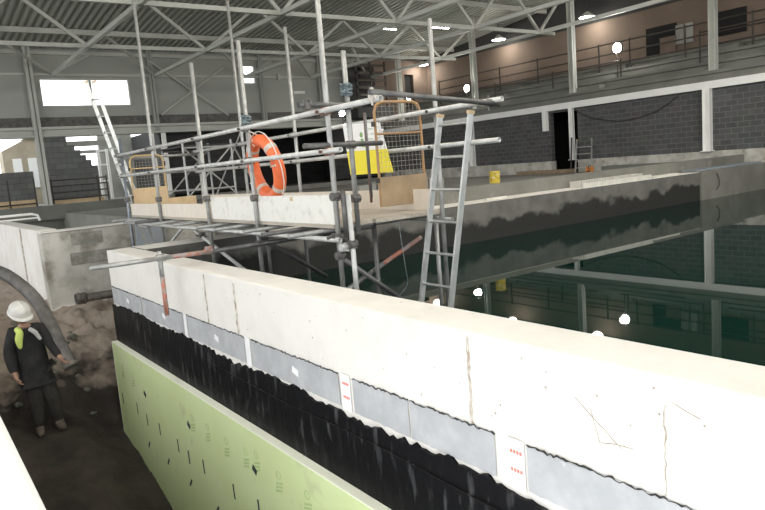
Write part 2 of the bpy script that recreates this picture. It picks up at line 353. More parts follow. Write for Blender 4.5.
# lower blockwork wall with a doorway
D = (15.95, 17.22)
mb = MB().box(XR, XR + .2, -9, D[0], 2.55, 4.5).box(XR, XR + .2, D[1], 28.5, 2.55, 4.5).box(XR, XR + .2, D[0], D[1], 4.42, 4.5)
struct('wall_right_lower', mb, 'block', 'dark grey blockwork wall under the white balcony beam')
struct('baseboard_right', MB().box(XR - .06, XR + .25, -9, D[0], 2.1, 2.56).box(XR - .06, XR + .25, D[1], 28.3, 2.1, 2.56), 'grey_conc', 'pale concrete kerb at the foot of the blockwork')
mb = MB().box(XR + 2.4, XR + 2.5, 15.5, 18.2, 1.9, 4.5).box(XR + .2, XR + 2.4, 15.5, 15.6, 1.9, 4.5).box(XR + .2, XR + 2.4, 18.1, 18.2, 1.9, 4.5).box(XR + .2, XR + 2.5, 15.5, 18.2, 4.5, 4.6)
struct('door_1', mb, 'black', 'dark open doorway in the blockwork wall')
struct('trim_6', MB().box(XR - .12, XR + .12, -9, 28.4, 4.5, 4.73), 'white_steel', 'white steel beam under the terrace edge')
# terraces
nz = []
for x0, z1 in ((XR - .05, 5.05), (XR + .75, 5.42), (XR + 1.6, 5.80), (XR + 2.45, 6.12)):
    nz += [(x0 + .06, z1 - .11), (x0, z1 - .09), (x0, z1)]
    if z1 < 6: nz += [(x0 + (.86 if x0 < XR else .91), z1)]
mb = MB().prism([(XR + .01, 4.73)] + nz + [(24.3, 6.12), (24.3, 4.73)], 'y', -9, 28.15)
struct('floor_terrace', mb, 'tier_conc', 'stepped concrete spectator terraces above the white beam')
mb = MB()
for y0 in (11.0, 15.2, 20.6):
    for k in range(3):
        x0 = XR + .35 + k * .85 - .0; z0 = 5.05 + (0, .37, .75)[k]
        mb.box(x0, x0 + .4, y0, y0 + 1.0, z0, z0 + .19)
struct('floor_terrace_steps', mb, 'tier_conc', 'half steps of the terrace aisles')
# openings in the brown wall
for k, (y0, y1, z0, z1) in enumerate(((13.85, 15.08, 6.12, 7.32), (11.32, 12.4, 6.5, 7.33))):
    nm = ('door_2', 'window_3')[k]
    mb = MB().box(24.255, 24.3, y0, y1, z0, z1)
    o = mb.build(nm, 'black'); o['kind'] = 'structure'; o['label'] = ('dark doorway in the brown wall', 'dark square opening in the brown wall')[k]; o['category'] = ('door', 'window')[k]
tag(MB().box(24.15, 24.25, 13.85, 14.45, 6.14, 6.85).build('door_leaf_board', 'brown'), 'brown board covering the lower right of the terrace doorway', 'board')
for k, (y0, y1, lab) in enumerate(((13.55, 13.85, 'pale upright board left of two beside the terrace doorway'), (13.2, 13.48, 'pale upright board right of two beside the terrace doorway'))):
    tag(MB().box(24.2, 24.295, y0, y1, 6.5, 7.2).build('sign_board', 'mid_conc', bevel=.02), lab, 'board', 'pale boards on the brown wall')

# left side wall: glazed daylight openings, out of the picture
mb = MB().box(-6.2, -6, -9, 28.5, 8.3, 12).box(-6.2, -6, -9, 28.5, 0.3, 1.6)
for y in (-9, -3.5, 2, 7.5, 13, 18.5, 24): mb.box(-6.2, -6, y, y + .3, 1.6, 8.3)
struct('wall_left', mb, 'clad', 'left hall wall with tall daylight openings')
mb = MB().box(-6.2, 24.5, -9.2, -9, -1, 2.6).box(-6.2, 24.5, -9.2, -9, 10.2, 12.5)  # unseen openings added to bring more daylight into the hall
for x in (-6.2, -1, 4.2, 9.4, 14.6, 19.8, 24.2): mb.box(x, x + .3, -9.2, -9, 2.6, 10.2)
struct('wall_front', mb, 'clad', 'hall wall behind the viewer, openings added for daylight')
struct('ground_outside', MB().box(-60, -6.2, -40, 70, .2, .3).box(-6.2, 40, 34.8, 70, 1.8, 2.0), 'deck', 'pale ground outside the hall')
# hall floors
mb = MB().box(5.2, XR + 3, 9.9, 28.3, 0.6, 2.1).box(20.6, XR + 3, -9, 9.9, 0.6, 2.1)
mb.box(9.6, XR, 28.3, 34.5, 1.8, 2.3)
struct('floor', mb, 'deck', 'raised grey concrete deck beyond the pool')
struct('floor_basin', MB().box(-6, 5.2, 13.3, 28.4, 0.5, 0.62), 'mid_conc', 'lower grey floor behind the end walls')
struct('floor_walkway', MB().box(-6, -.45, -9, 12, 0.9, 1.42), 'deck', 'concrete walkway where the viewer stands')

# ------------------------------------------------------------------ water and tank walls
tag(MB().box(2.55, 20.6, -8.9, 9.02, 1.0, 1.4).build('pool_water', 'water'), 'dark green still water filling the pool tank', 'water', kind='stuff')
wt = thing('concrete_tank_wall', (2.4, 4, -1), 'long pale concrete tank wall running into the foreground, clad in black membrane', 'wall')
mb = MB()
def wavy(y0, y1, n, f): return [f(y0 + (y1 - y0) * i / n) for i in range(n + 1)]
mb.box(2.25, 2.58, -3, 9.65, -1.6, 2.12)
mb.build('concrete_body', 'white_conc', wt, bevel=.012)
# far wall
fw = MB().box(2.58, 16.75, 9.0, 9.66, -1, 2.12).build('concrete_tank_wall', 'tank_conc')
tag(fw, 'dark wet concrete wall across the far side of the green water', 'wall')
MB().box(2.6, 16.75, 9.0, 9.66, 2.121, 2.126).build('pale_top_edge', 'white_conc', fw)
fr = MB().box(16.75, 20.6, 8.95, 9.66, -1, 2.14).build('concrete_tank_wall', 'deck_conc')
tag(fr, 'drier grey concrete wall section right of the dark far wall', 'wall')
MB().path([(17.5, 8.93, 2.05), (17.55, 8.9, 1.9), (17.6, 8.92, 1.72), (17.45, 8.93, 1.62)], .012, 6).build('hanging_strap', 'iron', fr)
tw = MB().box(5.2, 20.55, 9.67, 9.9, 2.1, 2.41).build('concrete_upstand', 'deck_conc')
tag(tw, 'low grey concrete upstand running behind the far pool wall', 'wall')
for k, (px, pz) in enumerate(((6.8, 1.62), (10.2, 1.75))):
    pass
gw = MB().box(1.97, 5.2, 13.0, 13.35, 0.5, 2.26).build('concrete_end_wall', 'grey_conc', bevel=.02)
tag(gw, 'stained grey concrete end wall beyond the trench', 'wall')
MB().box(2.45, 3.0, 12.992, 13.0, 1.98, 2.2).box(2.4, 3.3, 12.992, 13.0, 1.62, 1.85).build('repair_patch', 'patch', gw)
MB().box(1.97, 5.2, 12.98, 13.37, 2.262, 2.285).build('pale_top_edge', 'white_side', gw)
sw = MB().box(1.97, 2.3, 13.36, 21.0, 0.5, 2.3).build('concrete_side_wall', 'white_side')
tag(sw, 'bright white concrete side wall left of the stained grey wall', 'wall')
MB().box(1.955, 1.97, 15.3, 15.42, .9, 2.29).build('rusty_joint', 'joint', sw)
tag(MB().obox((3.86, 12.93, 2.0), (.56, .05, .52), Matrix.Rotation(.05, 3, 'Y')).build('grey_sheet', 'bluegrey'), 'blue grey sheet propped on the grey end wall under the scaffold', 'board')
MB_ = MB().path([(1.7, 17.3, 2.33), (1.72, 17.3, 2.47), (1.85, 17.3, 2.5), (2.5, 17.3, 2.5), (2.62, 17.3, 2.46), (2.66, 17.3, 2.33)], .03, 8).path([(1.72, 17.3, 2.4), (2.64, 17.3, 2.4)], .02, 8)
tag(MB_.build('barrier_hoop', 'white_steel'), 'white tubular hoop on top of the bright side wall', 'barrier')

# cladding of the near wall
mb = MB()      # membrane with torn top edge
ys = [-3 + 12.64 * i / 320 for i in range(321)]
def mtop(y):
    base = 1.352 if y < 6.8 else 1.372
    return base + .018 * math.sin(y * 3.1) + random.uniform(-.020, .022)
tops = [mtop(y) for y in ys]
vs = []
for y, t in zip(ys, tops): vs += [(2.228, y, -1.5), (2.226 + random.uniform(-.0008, .0008), y, t), (2.25, y, t)]
fs = []
for i in range(len(ys) - 1):
    a = 3 * i; fs += [(a, a + 1, a + 4, a + 3), (a + 1, a + 2, a + 5, a + 4)]
mb.add(vs, fs); mb.add([(2.228, 9.64, -1.5), (2.25, 9.64, -1.5), (2.25, 9.64, 1.2), (2.224, 9.64, 1.2)], [(0, 1, 2, 3)])
tag(mb.build('waterproof_membrane', 'membrane', wt), 'black bitumen membrane with a torn upper edge')
# overlapping second sheet seam
mb = MB()
vs = []; ys2 = [-2.5 + 8.6 * i / 120 for i in range(121)]
for y in ys2:
    z = 1.235 + .012 * math.sin(y * 2.3); vs += [(2.221, y, z - .012), (2.212, y, z), (2.222, y, z + .004)]
fs = []
for i in range(120): a = 3 * i; fs += [(a, a + 1, a + 4, a + 3), (a + 1, a + 2, a + 5, a + 4)]
mb.add(vs, fs); mb.build('membrane_lap', 'membrane', wt)
# grey tanking sheets
for (y0, y1) in ((8.25, 9.6), (6.78, 8.2), (5.26, 6.66), (3.74, 5.12), (2.98, 3.57), (2.28, 2.965), (-.6, 2.07)):
    mb = MB(); k = max(6, int((y1 - y0) * 28)); vs = []
    for i in range(k + 1):
        y = y0 + (y1 - y0) * i / k
        vs += [(2.243, y, 1.385 + random.uniform(-.004, .004)), (2.243, y, 1.615 + random.uniform(-.007, .007)), (2.25, y, 1.62)]
    fs = []
    for i in range(k): a = 3 * i; fs += [(a, a + 1, a + 4, a + 3), (a + 1, a + 2, a + 5, a + 4)]
    mb.add(vs, fs); sh = mb.build('tanking_sheet', 'panel', wt)
    # torn dark line along its top edge
    pts = [(2.243, y0 + (y1 - y0) * i / (k * 2), 1.618 + random.uniform(-.008, .008)) for i in range(k * 2 + 1)]
    MB().path(pts, [random.uniform(.0015, .006) for _ in pts], 5).build('torn_edge', 'seam', sh)
    ym = y0 + (y1 - y0) * .45
    if y1 - y0 > 1 and y0 > 2: MB().obox((2.2415, ym, 1.50), (.003, .09, .05), Matrix.Rotation(.25, 3, 'X')).build('white_tab', 'tapew', sh)
for (y0, y1) in ((6.67, 6.76), (5.14, 5.24), (3.60, 3.71), (2.085, 2.19)):
    tp = MB().box(2.2405, 2.2425, y0, y1, 1.375, 1.63).build('jointing_tape', 'tapew', wt)
    if y0 < 4:
        mb = MB()
        for z in (1.46, 1.555):
            for k in range(4): mb.box(2.2395, 2.2405, y0 + .015 + k * .02, y0 + .03 + k * .02, z, z + .018)
        mb.build('red_print', 'redink', tp)
# board marks and joints on the concrete
for (y, z0, z1, wd) in ((2.44, 1.62, 2.09, .018), (5.36, 1.63, 2.08, .022), (6.05, 1.62, 2.1, .016), (1.36, 1.63, 2.0, .006)):
    pts = [(2.248, y + random.uniform(-.006, .006), z0 + (z1 - z0) * i / 14) for i in range(15)]
    MB().path(pts, [wd * random.uniform(.3, .7) for _ in pts], 6).build('joint_stain', 'joint', wt)
mb = MB()
for _ in range(46):
    y = random.uniform(.9, 6.5); z = random.uniform(1.68, 2.08); r = random.uniform(.003, .010)
    mb.lathe((2.2495, y, z), [(r, 0), (r * .6, .0015)], 7, V((-1, 0, 0)))
mb.build('blow_holes', 'joint', wt)['kind'] = 'stuff'
for (a, b2) in (((1.78, 1.93), (1.55, 1.76)), ((1.66, 1.76), (1.70, 1.90)), ((1.66, 1.76), (1.50, 1.78)), ((1.33, 2.02), (1.22, 1.98))):
    MB().path([(2.249, a[0] + (b2[0] - a[0]) * i / 6, a[1] + (b2[1] - a[1]) * i / 6 + random.uniform(-.004, .004)) for i in range(7)], .002, 5).build('scratch', 'joint', wt)

# insulation board
ib = thing('insulation_board', (2.18, 4, -1.2), 'lime green foam insulation board against the black membrane', 'board')
mb = MB().box(2.15, 2.222, -3, 9.62, -1.6, .835); mb.build('foam_body', 'green', ib)
mb = MB().box(2.146, 2.224, -3, 9.625, .835, .845).box(2.146, 2.224, 9.62, 9.626, -1.6, .842); mb.build('cut_edge', 'green_edge', ib)
def mark(y, z, w_, h_, rot, m, nm):
    MB().obox((2.1485, y, z), (.002, w_, h_), Matrix.Rotation(rot, 3, 'X')).build(nm, m, ib)
for (y, z) in ((8.28, .40), (6.73, .43), (5.12, .48)): mark(y, z, .085, .06, .5, 'slot', 'cut_slot')
for (y, z) in ((9.43, .06), (8.73, .10), (8.33, .05), (7.83, .07), (7.19, .06), (6.86, .03), (6.42, .07), (5.66, .08), (5.12, .13), (4.6, .1), (4.2, .1)): mark(y, z, .03, .15, -.05, 'slot', 'cut_slot')
for (y, z) in ((8.39, -.30), (7.64, -.28), (6.9, -.28), (6.16, -.30)): mark(y, z, .03, .12, .75, 'slot', 'cut_slot')
for (y, z) in ((9.23, .48), (8.75, .47), (6.59, .48), (6.17, .50), (5.71, .49), (5.27, .53), (5.05, .57), (4.65, .53), (4.19, .53)):
    mb = MB()                        # faint stamped print: a ring and two rows of characters
    mb.path([(2.1485, y + .035 * math.cos(t), z + .07 + .035 * math.sin(t)) for t in [k * math.pi / 6 for k in range(12)]], .0035, 4, closed=True)
    for r in range(3):
        for k in range(6):
            mb.obox((2.149, y - .05 + k * .02 + .01 * r, z + .01 - r * .035 - k * .006), (.002, .012, .02), Matrix.Rotation(.3, 3, 'X'))
    mb.build('stamped_print', 'ink', ib)

# ------------------------------------------------------------------ trench soil
def lerp_tab(t, tab):
    if t <= tab[0][0]: return tab[0][1]
    for (a, va), (b_, vb) in zip(tab, tab[1:]):
        if t <= b_: return va + (vb - va) * (t - a) / (b_ - a)
    return tab[-1][1]
def sstep(a, b_, t): t = max(0, min(1, (t - a) / (b_ - a))); return t * t * (3 - 2 * t)
from mathutils import noise as mn
def soil_z(x, y):
    z = lerp_tab(y, [(3, -.95), (7.5, -.60), (9.0, -.14), (9.9, -.06), (10.9, .42), (12.0, .74), (13, .90), (20, .95)])
    z -= .42 * sstep(1.40, 2.1, x) * (1 - sstep(9.7, 10.8, y))
    z += 1.5 * sstep(.78, -.2, x) * (1 - sstep(11.0, 13.0, y))
    z += .35 * sstep(1.6, .2, x) * sstep(10.5, 12.5, y)
    k = .5 + 1.1 * sstep(9.6, 11, y)
    z += k * (.10 * mn.noise(V((x * 1.7, y * 1.7, 0))) + .07 * mn.noise(V((x * 4.3, y * 4.3, 3))) + .05 * mn.noise(V((x * 11, y * 11, 5))))
    return z
mb = MB()
def patch(x0, x1, y0, y1, st):
    nx = max(2, int((x1 - x0) / st)); ny = max(2, int((y1 - y0) / st))
    vs = [(x0 + (x1 - x0) * i / nx, y0 + (y1 - y0) * j / ny, soil_z(x0 + (x1 - x0) * i / nx, y0 + (y1 - y0) * j / ny)) for j in range(ny + 1) for i in range(nx + 1)]
    fs = [(j * (nx + 1) + i, j * (nx + 1) + i + 1, (j + 1) * (nx + 1) + i + 1, (j + 1) * (nx + 1) + i) for j in range(ny) for i in range(nx)]
    mb.add(vs, fs, True)
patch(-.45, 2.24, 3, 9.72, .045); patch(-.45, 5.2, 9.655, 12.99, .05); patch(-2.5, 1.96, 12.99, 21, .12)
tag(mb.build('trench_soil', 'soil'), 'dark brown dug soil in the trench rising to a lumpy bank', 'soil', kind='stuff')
# loose clods
for k in range(26):
    x = random.uniform(.7, 2.0); y = random.uniform(9.95, 12.4); r = random.uniform(.035, .09)
    bm = bmesh.new(); bmesh.ops.create_icosphere(bm, subdivisions=2, radius=r)
    for v in bm.verts: v.co *= 1 + .45 * mn.noise(v.co * (1.1 / r) + V((k * 3.1, 0, 0))); v.co.z *= .7
    me = bpy.data.meshes.new('soil_clod'); bm.to_mesh(me); bm.free(); me.materials.append(M['clod'])
    o = bpy.data.objects.new('soil_clod', me); COL.objects.link(o); o.location = (x, y, soil_z(x, y) + r * .25)
    tag(o, 'brown lump of earth lying loose on the trench bank', 'clod', 'loose lumps of earth on the bank')
# pipes
bp = thing('drain_pipe', (2.1, 12.3, .9), 'black socketed pipe lying on the soil before the stained grey wall', 'pipe')
MB().tube((2.35, 12.35, 1.10), (3.6, 12.45, 1.06), .075, 18, .012).build('pipe_barrel', 'blackpipe', bp)
MB().tube((2.27, 12.345, 1.103), (2.43, 12.355, 1.10), .098, 18, .018).build('socket', 'blackpipe', bp)
for k, x in enumerate((2.31, 2.39)): MB().tube((x, 12.347, 1.102), (x + .02, 12.348, 1.102), .107, 18, .012).build('socket_ring', 'blackpipe', bp)

# ------------------------------------------------------------------ worker
def skin_mesh(name, joints, edges, m, sub=2, extra=None, parent=None, mats=None):
    ks = list(joints); me = bpy.data.meshes.new(name)
    me.from_pydata([joints[k][0] for k in ks], [(ks.index(a), ks.index(b_)) for a, b_ in edges], [])
    o = bpy.data.objects.new(name, me); COL.objects.link(o)
    sk = o.modifiers.new('skin', 'SKIN'); sk.use_smooth_shade = True
    if not me.skin_vertices: me.skin_vertices.new()
    for i, k in enumerate(ks):
        r = joints[k][1]; me.skin_vertices[0].data[i].radius = (r, r) if not isinstance(r, tuple) else r
        me.skin_vertices[0].data[i].use_root = (i == 0)
    sb = o.modifiers.new('sub', 'SUBSURF'); sb.levels = sub; sb.render_levels = sub
    bpy.context.view_layer.update()
    dg = bpy.context.evaluated_depsgraph_get()
    em = bpy.data.meshes.new_from_object(o.evaluated_get(dg))
    bpy.data.objects.remove(o)
    bm = bmesh.new(); bm.from_mesh(em)
    if extra: extra(bm)
    bm.to_mesh(em); bm.free(); em.materials.clear()
    for q in (mats or [m]): em.materials.append(M[q])
    em.polygons.foreach_set('use_smooth', [True] * len(em.polygons))
    ob = bpy.data.objects.new(name, em); COL.objects.link(ob); em.name = name
    if parent: ob.parent = parent; ob.matrix_parent_inverse = Matrix.Translation(-V(parent.location))
    return ob
GX = {'r': (1.08, 9.40), 'l': (1.30, 9.36)}
gz = {k: soil_z(*GX[k]) for k in GX}
person = thing('person', (1.18, 9.4, min(gz.values())), 'person in a white hard hat and dark clothes carrying a black duct in the trench', 'person')
P = {'pelvis': ((1.13, 9.43, .80), .13), 'waist': ((1.12, 9.43, .96), .125), 'chest': ((1.10, 9.38, 1.17), .145), 'neckb': ((1.07, 9.33, 1.33), .075), 'neck': ((1.055, 9.30, 1.40), .058),
     'shr': ((.935, 9.37, 1.27), .075), 'elr': ((.865, 9.40, .99), .052), 'wrr': ((.885, 9.31, .76), .034), 'har': ((.895, 9.29, .69), (.040, .024)),
     'shl': ((1.25, 9.35, 1.26), .075), 'ell': ((1.345, 9.22, 1.05), .052), 'wrl': ((1.385, 9.06, .915), .034), 'hal': ((1.405, 9.01, .87), (.04, .024)),
     'hir': ((1.06, 9.43, .74), .105), 'knr': ((1.09, 9.36, .36), .072), 'anr': ((1.08, 9.42, gz['r'] + .09), .045), 'tor': ((1.07, 9.30, gz['r'] + .05), .04),
     'hil': ((1.20, 9.43, .74), .105), 'knl': ((1.27, 9.33, .34), .072), 'anl': ((1.30, 9.38, gz['l'] + .09), .045), 'tol': ((1.33, 9.26, gz['l'] + .05), .04)}
ED = [('pelvis', 'waist'), ('waist', 'chest'), ('chest', 'neckb'), ('neckb', 'neck'), ('chest', 'shr'), ('shr', 'elr'), ('elr', 'wrr'), ('wrr', 'har'), ('chest', 'shl'), ('shl', 'ell'), ('ell', 'wrl'), ('wrl', 'hal'),
      ('pelvis', 'hir'), ('hir', 'knr'), ('knr', 'anr'), ('anr', 'tor'), ('pelvis', 'hil'), ('hil', 'knl'), ('knl', 'anl'), ('anl', 'tol')]
def fingers(tag_, wrist, palm, spread, curl):
    w_ = V(palm); d = (w_ - V(wrist)).normalized(); s = V(spread).normalized(); c = V(curl).normalized()
    for k, ln in enumerate((.075, .085, .08, .062)):
        b0 = w_ + s * (.030 - .02 * k) + d * .012
        b1 = b0 + d * ln * .45 + c * ln * .12; b2 = b1 + d * ln * .25 + c * ln * .3; b3 = b2 + d * ln * .08 + c * ln * .3
        for i, q in enumerate((b0, b1, b2, b3)): P[f'{tag_}{k}{i}'] = (tuple(q), .0105 - .001 * i)
        ED.append(('ha' + tag_, f'{tag_}{k}0'))
        for i in range(3): ED.append((f'{tag_}{k}{i}', f'{tag_}{k}{i+1}'))
    t0 = w_ + s * .035 - d * .02; t1 = t0 + s * .025 + d * .025 + c * .01; t2 = t1 + d * .025 + c * .02
    for i, q in enumerate((t0, t1, t2)): P[f'{tag_}t{i}'] = (tuple(q), .012 - .001 * i)
    ED.append(('ha' + tag_, f'{tag_}t0')); ED.append((f'{tag_}t0', f'{tag_}t1')); ED.append((f'{tag_}t1', f'{tag_}t2'))
fingers('r', P['wrr'][0], P['har'][0], (.2, -1, 0), (1, .2, 0))
fingers('l', P['wrl'][0], P['hal'][0], (-.3, -.5, .8), (.9, .3, .3))
HC = V((1.035, 9.25, 1.50)); HR = Matrix.Rotation(.25, 3, 'Z') @ Matrix.Rotation(.45, 3, 'X')   # bowed, turned to the right
def add_head(bm):
    r = bmesh.ops.create_icosphere(bm, subdivisions=4, radius=1.0)
    for v in r['verts']:
        c = v.co.copy(); x, y, z = c
        x *= .075; y *= .095; z *= .115
        if c.z < -.1: x *= 1 - .35 * (-c.z - .1); y = y * (1 - .25 * (-c.z)) - .012
        if y < 0:
            nz = math.exp(-((c.x / .16) ** 2 + ((c.z + .12) / .22) ** 2)); y -= .026 * nz
            for sx in (-1, 1): y += .012 * math.exp(-(((c.x - sx * .38) / .18) ** 2 + ((c.z - .08) / .13) ** 2))
            y -= .006 * math.exp(-((c.x / .3) ** 2 + ((c.z + .50) / .07) ** 2)); y += .006 * math.exp(-((c.x / .32) ** 2 + ((c.z + .57) / .03) ** 2))
        v.co = HC + HR @ V((x, y, z))
    for sx in (-1, 1):
        r = bmesh.ops.create_icosphere(bm, subdivisions=2, radius=.011)
        for v in r['verts']: v.co = HC + HR @ (V((sx * .03, -.078, .008)) + v.co)
        r = bmesh.ops.create_icosphere(bm, subdivisions=3, radius=1)
        for v in r['verts']: v.co = HC + HR @ V((sx * .076 + v.co.x * .008, .01 + v.co.y * .018, -.008 + v.co.z * .03))
body = skin_mesh('body', P, ED, 'skin', 2, add_head, person)
def sub(keys, grow, edges=None):
    return {k: (P[k][0], (P[k][1] if not isinstance(P[k][1], tuple) else P[k][1][0]) + grow) for k in keys}, [e for e in ED if e[0] in keys and e[1] in keys]
jk, je = sub(['pelvis', 'waist', 'chest', 'neckb', 'shr', 'elr', 'wrr', 'shl', 'ell', 'wrl'], .022)
jk['neckb'] = (jk['neckb'][0], .085); jk['pelvis'] = ((1.13, 9.43, .76), .20); jk['hem'] = ((1.135, 9.43, .64), .175); je.append(('pelvis', 'hem')); jk['chest'] = (jk['chest'][0], .20); jk['waist'] = (jk['waist'][0], .185)
skin_mesh('jacket', jk, je, 'jacket', 2, None, person)['label'] = 'loose black work jacket'
tk, te = sub(['pelvis', 'hir', 'knr', 'anr', 'hil', 'knl', 'anl'], .03)
tk['pelvis'] = ((1.13, 9.43, .82), .165)
skin_mesh('trousers', tk, te, 'trousers', 2, None, person)['label'] = 'dark baggy trousers'
for s in 'rl':
    a = V(P['an' + s][0]); t = V(P['to' + s][0]); d = (t - a); d.z = 0; d.normalize(); zz = gz[s]
    bj = {'a': ((a.x, a.y, zz + .17), .062), 'b': ((a.x, a.y + .01, zz + .06), .06), 'h': (tuple(V((a.x, a.y, zz + .045)) - d * .05), .045), 'c': (tuple(V((a.x, a.y, zz + .05)) + d * .10), .052), 'd': (tuple(V((a.x, a.y, zz + .042)) + d * .17), .040)}
    skin_mesh('boot', bj, [('a', 'b'), ('b', 'h'), ('b', 'c'), ('c', 'd')], 'boot', 2, None, person)
# hard hat: dome, brim, ridge
hh = MB(); n = 24; vs = []; fs = []
rings = [(1.0, .0), (.99, .25), (.93, .5), (.80, .74), (.58, .91), (.30, .985), (.02, 1.0)]
for r, z in rings:
    for j in range(n):
        t = 2 * math.pi * j / n; vs.append((.126 * r * math.cos(t), .150 * r * math.sin(t), .130 * z))
for i in range(len(rings) - 1):
    for j in range(n): fs.append((i * n + j, i * n + (j + 1) % n, (i + 1) * n + (j + 1) % n, (i + 1) * n + j))
hh.add([HC + HR @ (V(v) + V((0, .005, .040))) for v in vs], fs, True)
hat = hh.build('hard_hat', 'hat', person); hat['label'] = 'dusty white hard hat'
br = MB(); vs = []; fs = []
for k, (g_, z) in enumerate(((.0, .004), (1.0, -.010), (1.0, -.016), (0, -.004))):
    for j in range(n):
        t = 2 * math.pi * j / n; e = .012 + (.045 * max(0, -math.sin(t)) ** 2); e *= g_
        vs.append(((.124 + e) * math.cos(t), (.148 + e) * math.sin(t), z))
for k in range(3):
    for j in range(n): fs.append((k * n + j, k * n + (j + 1) % n, (k + 1) * n + (j + 1) % n, (k + 1) * n + j))
br.add([HC + HR @ (V(v) + V((0, .005, .040))) for v in vs], fs, True); br.build('brim', 'hat', hat)
rd = MB().path([HC + HR @ V((0, .005 + .150 * math.cos(t), .042 + .131 * math.sin(t))) for t in [.35 + 2.4 * k / 12 for k in range(13)]], .010, 8); rd.build('crown_ridge', 'hat', hat)
# lime collar patch and pale scarf
sc = {'a': ((.965, 9.21, 1.36), .035), 'b': ((1.0, 9.17, 1.30), .045), 'c': ((.975, 9.20, 1.20), .05), 'd': ((.985, 9.205, 1.08), .022)}
skin_mesh('hi_vis_collar', sc, [('a', 'b'), ('b', 'c'), ('c', 'd')], 'lime', 2, None, person)['label'] = 'lime yellow hi-vis cloth at the collar'
sc = {'a': ((1.10, 9.18, 1.33), .03), 'b': ((1.17, 9.19, 1.26), .032), 'c': ((1.22, 9.20, 1.15), .022)}
skin_mesh('scarf', sc, [('a', 'b'), ('b', 'c')], 'scarf', 2, None, person)['label'] = 'pale grey scarf end'
# duct on the shoulder
dp = [(.93, 10.9, 1.98), (1.08, 10.45, 1.90), (1.22, 10.05, 1.74), (1.32, 9.72, 1.55), (1.37, 9.45, 1.33), (1.42, 9.22, 1.07), (1.485, 9.04, .80)]
def smooth(pts, k=6):
    pts = [V(p) for p in pts]; out = []
    for i in range(len(pts) - 1):
        p0, p1, p2, p3 = pts[max(i - 1, 0)], pts[i], pts[i + 1], pts[min(i + 2, len(pts) - 1)]
        for j in range(k):
            t = j / k; out.append(.5 * ((2 * p1) + (p2 - p0) * t + (2 * p0 - 5 * p1 + 4 * p2 - p3) * t * t + (3 * p1 - p0 - 3 * p2 + p3) * t ** 3))
    return out + [pts[-1]]
du = thing('duct_pipe', dp[-1], 'dusty black flexible duct carried over the shoulder of the person', 'pipe')
pp = smooth(dp, 12); MB().path(pp, [.082 + (.004 if i % 2 else 0) for i in range(len(pp))], 16).build('duct_hose', 'duct', du)
d = (pp[-1] - pp[-3]).normalized(); MB().tube(pp[-1] - d * .01, pp[-1] + d * .05, .092, 18, .012).build('end_collar', 'blackpipe', du)

# ------------------------------------------------------------------ scaffold
FX = 3.2; BX = 4.5
sf = thing('scaffold_platform', (FX, 8, 1.0), 'tube and fitting scaffold platform standing at the pool wall with plank deck', 'scaffold')
def T(p, q, nm, m='galv', r=R_T, w=.005): return MB().tube(p, q, r, 12, w).build(nm, m, sf)
for y, z0, z1, m in ((5.1, 1.0, 5.4, 'galv'), (6.77, 1.0, 4.43, 'galv'), (8.17, 1.0, 4.43, 'galv'), (10.1, .5, 6.0, 'galv'), (11.78, .5, 3.78, 'bluetube')):
    T((FX, y, z0), (FX, y, z1), 'standard', m)
for x, y, z0, z1 in ((BX + .06, 5.2, 1.0, 4.40), (BX + .06, 8.15, 1.0, 4.93), (BX + .06, 9.87, .5, 5.9), (BX + .06, 11.8, .5, 3.75)): T((x, y, z0), (x, y, z1), 'standard')
T((3.49, 5.2, 2.36), (3.49, 5.2, 4.05), 'standard')
fx = FX - .05; bx = BX
T((fx, 4.22, 3.505), (fx, 12.0, 3.50), 'guard_rail', 'galv_white'); T((fx, 4.86, 3.15), (fx, 11.95, 3.15), 'mid_rail', 'galv_white')
T((bx, 4.22, 3.49), (bx, 11.9, 3.49), 'guard_rail', 'galv_white'); T((bx, 4.28, 3.13), (bx, 11.9, 3.13), 'mid_rail', 'galv_white')
T((3.08, 4.27, 3.56), (4.56, 4.32, 3.455), 'end_rail', 'galv_dark'); T((2.88, 5.05, 3.555), (3.62, 5.16, 3.555), 'end_rail', 'galv_dark')
T((2.90, 5.05, 3.205), (3.86, 5.22, 3.20), 'end_rail', 'galv_dark'); T((fx, 11.9, 3.45), (bx + .15, 11.9, 3.45), 'end_rail', 'galv')
T((3.76, 5.32, 2.68), (3.76, 5.32, 3.50), 'gate_post', 'galv_dark', r=.013, w=.003); T((3.88, 5.5, 2.62), (3.88, 5.5, 3.52), 'gate_post', 'rustcoupler', r=.014)
T((fx, 5.0, 2.352), (fx, 12.0, 2.352), 'ledger', 'galv_white'); T((bx + .1, 5.1, 2.372), (bx + .1, 12.0, 2.372), 'ledger')
for y in (5.45, 5.95, 6.55, 7.3, 7.95, 8.9, 9.7, 10.5, 11.2, 11.75):
    xs = random.uniform(2.84, 2.98); T((xs, y, 2.402), (4.72, y, 2.418), 'transom', random.choice(['galv', 'galv', 'galv_dark']), r=.0215)
T((2.2, 6.73, 2.232), (2.62, 6.73, 2.225), 'cross_tube', 'redtube'); T((1.395, 6.73, 2.234), (2.2, 6.73, 2.232), 'cross_tube', 'galv'); T((2.62, 6.73, 2.225), (4.72, 6.74, 2.235), 'cross_tube', 'galv_dark')
rs = MB().tube((2.085, 6.78, 1.63), (2.085, 6.78, 2.04), R_T, 12, .005).build('short_standard', 'redtube', sf); T((2.085, 6.78, 2.04), (2.085, 6.78, 2.30), 'short_standard')
T((3.28, 8.95, 2.29), (3.28, 6.55, 1.61), 'brace', 'galv_white'); T((3.0, 5.36, 1.65), (4.0, 5.55, 1.965), 'brace', 'galv'); T((4.0, 5.55, 1.965), (4.62, 5.66, 2.16), 'brace', 'redtube')
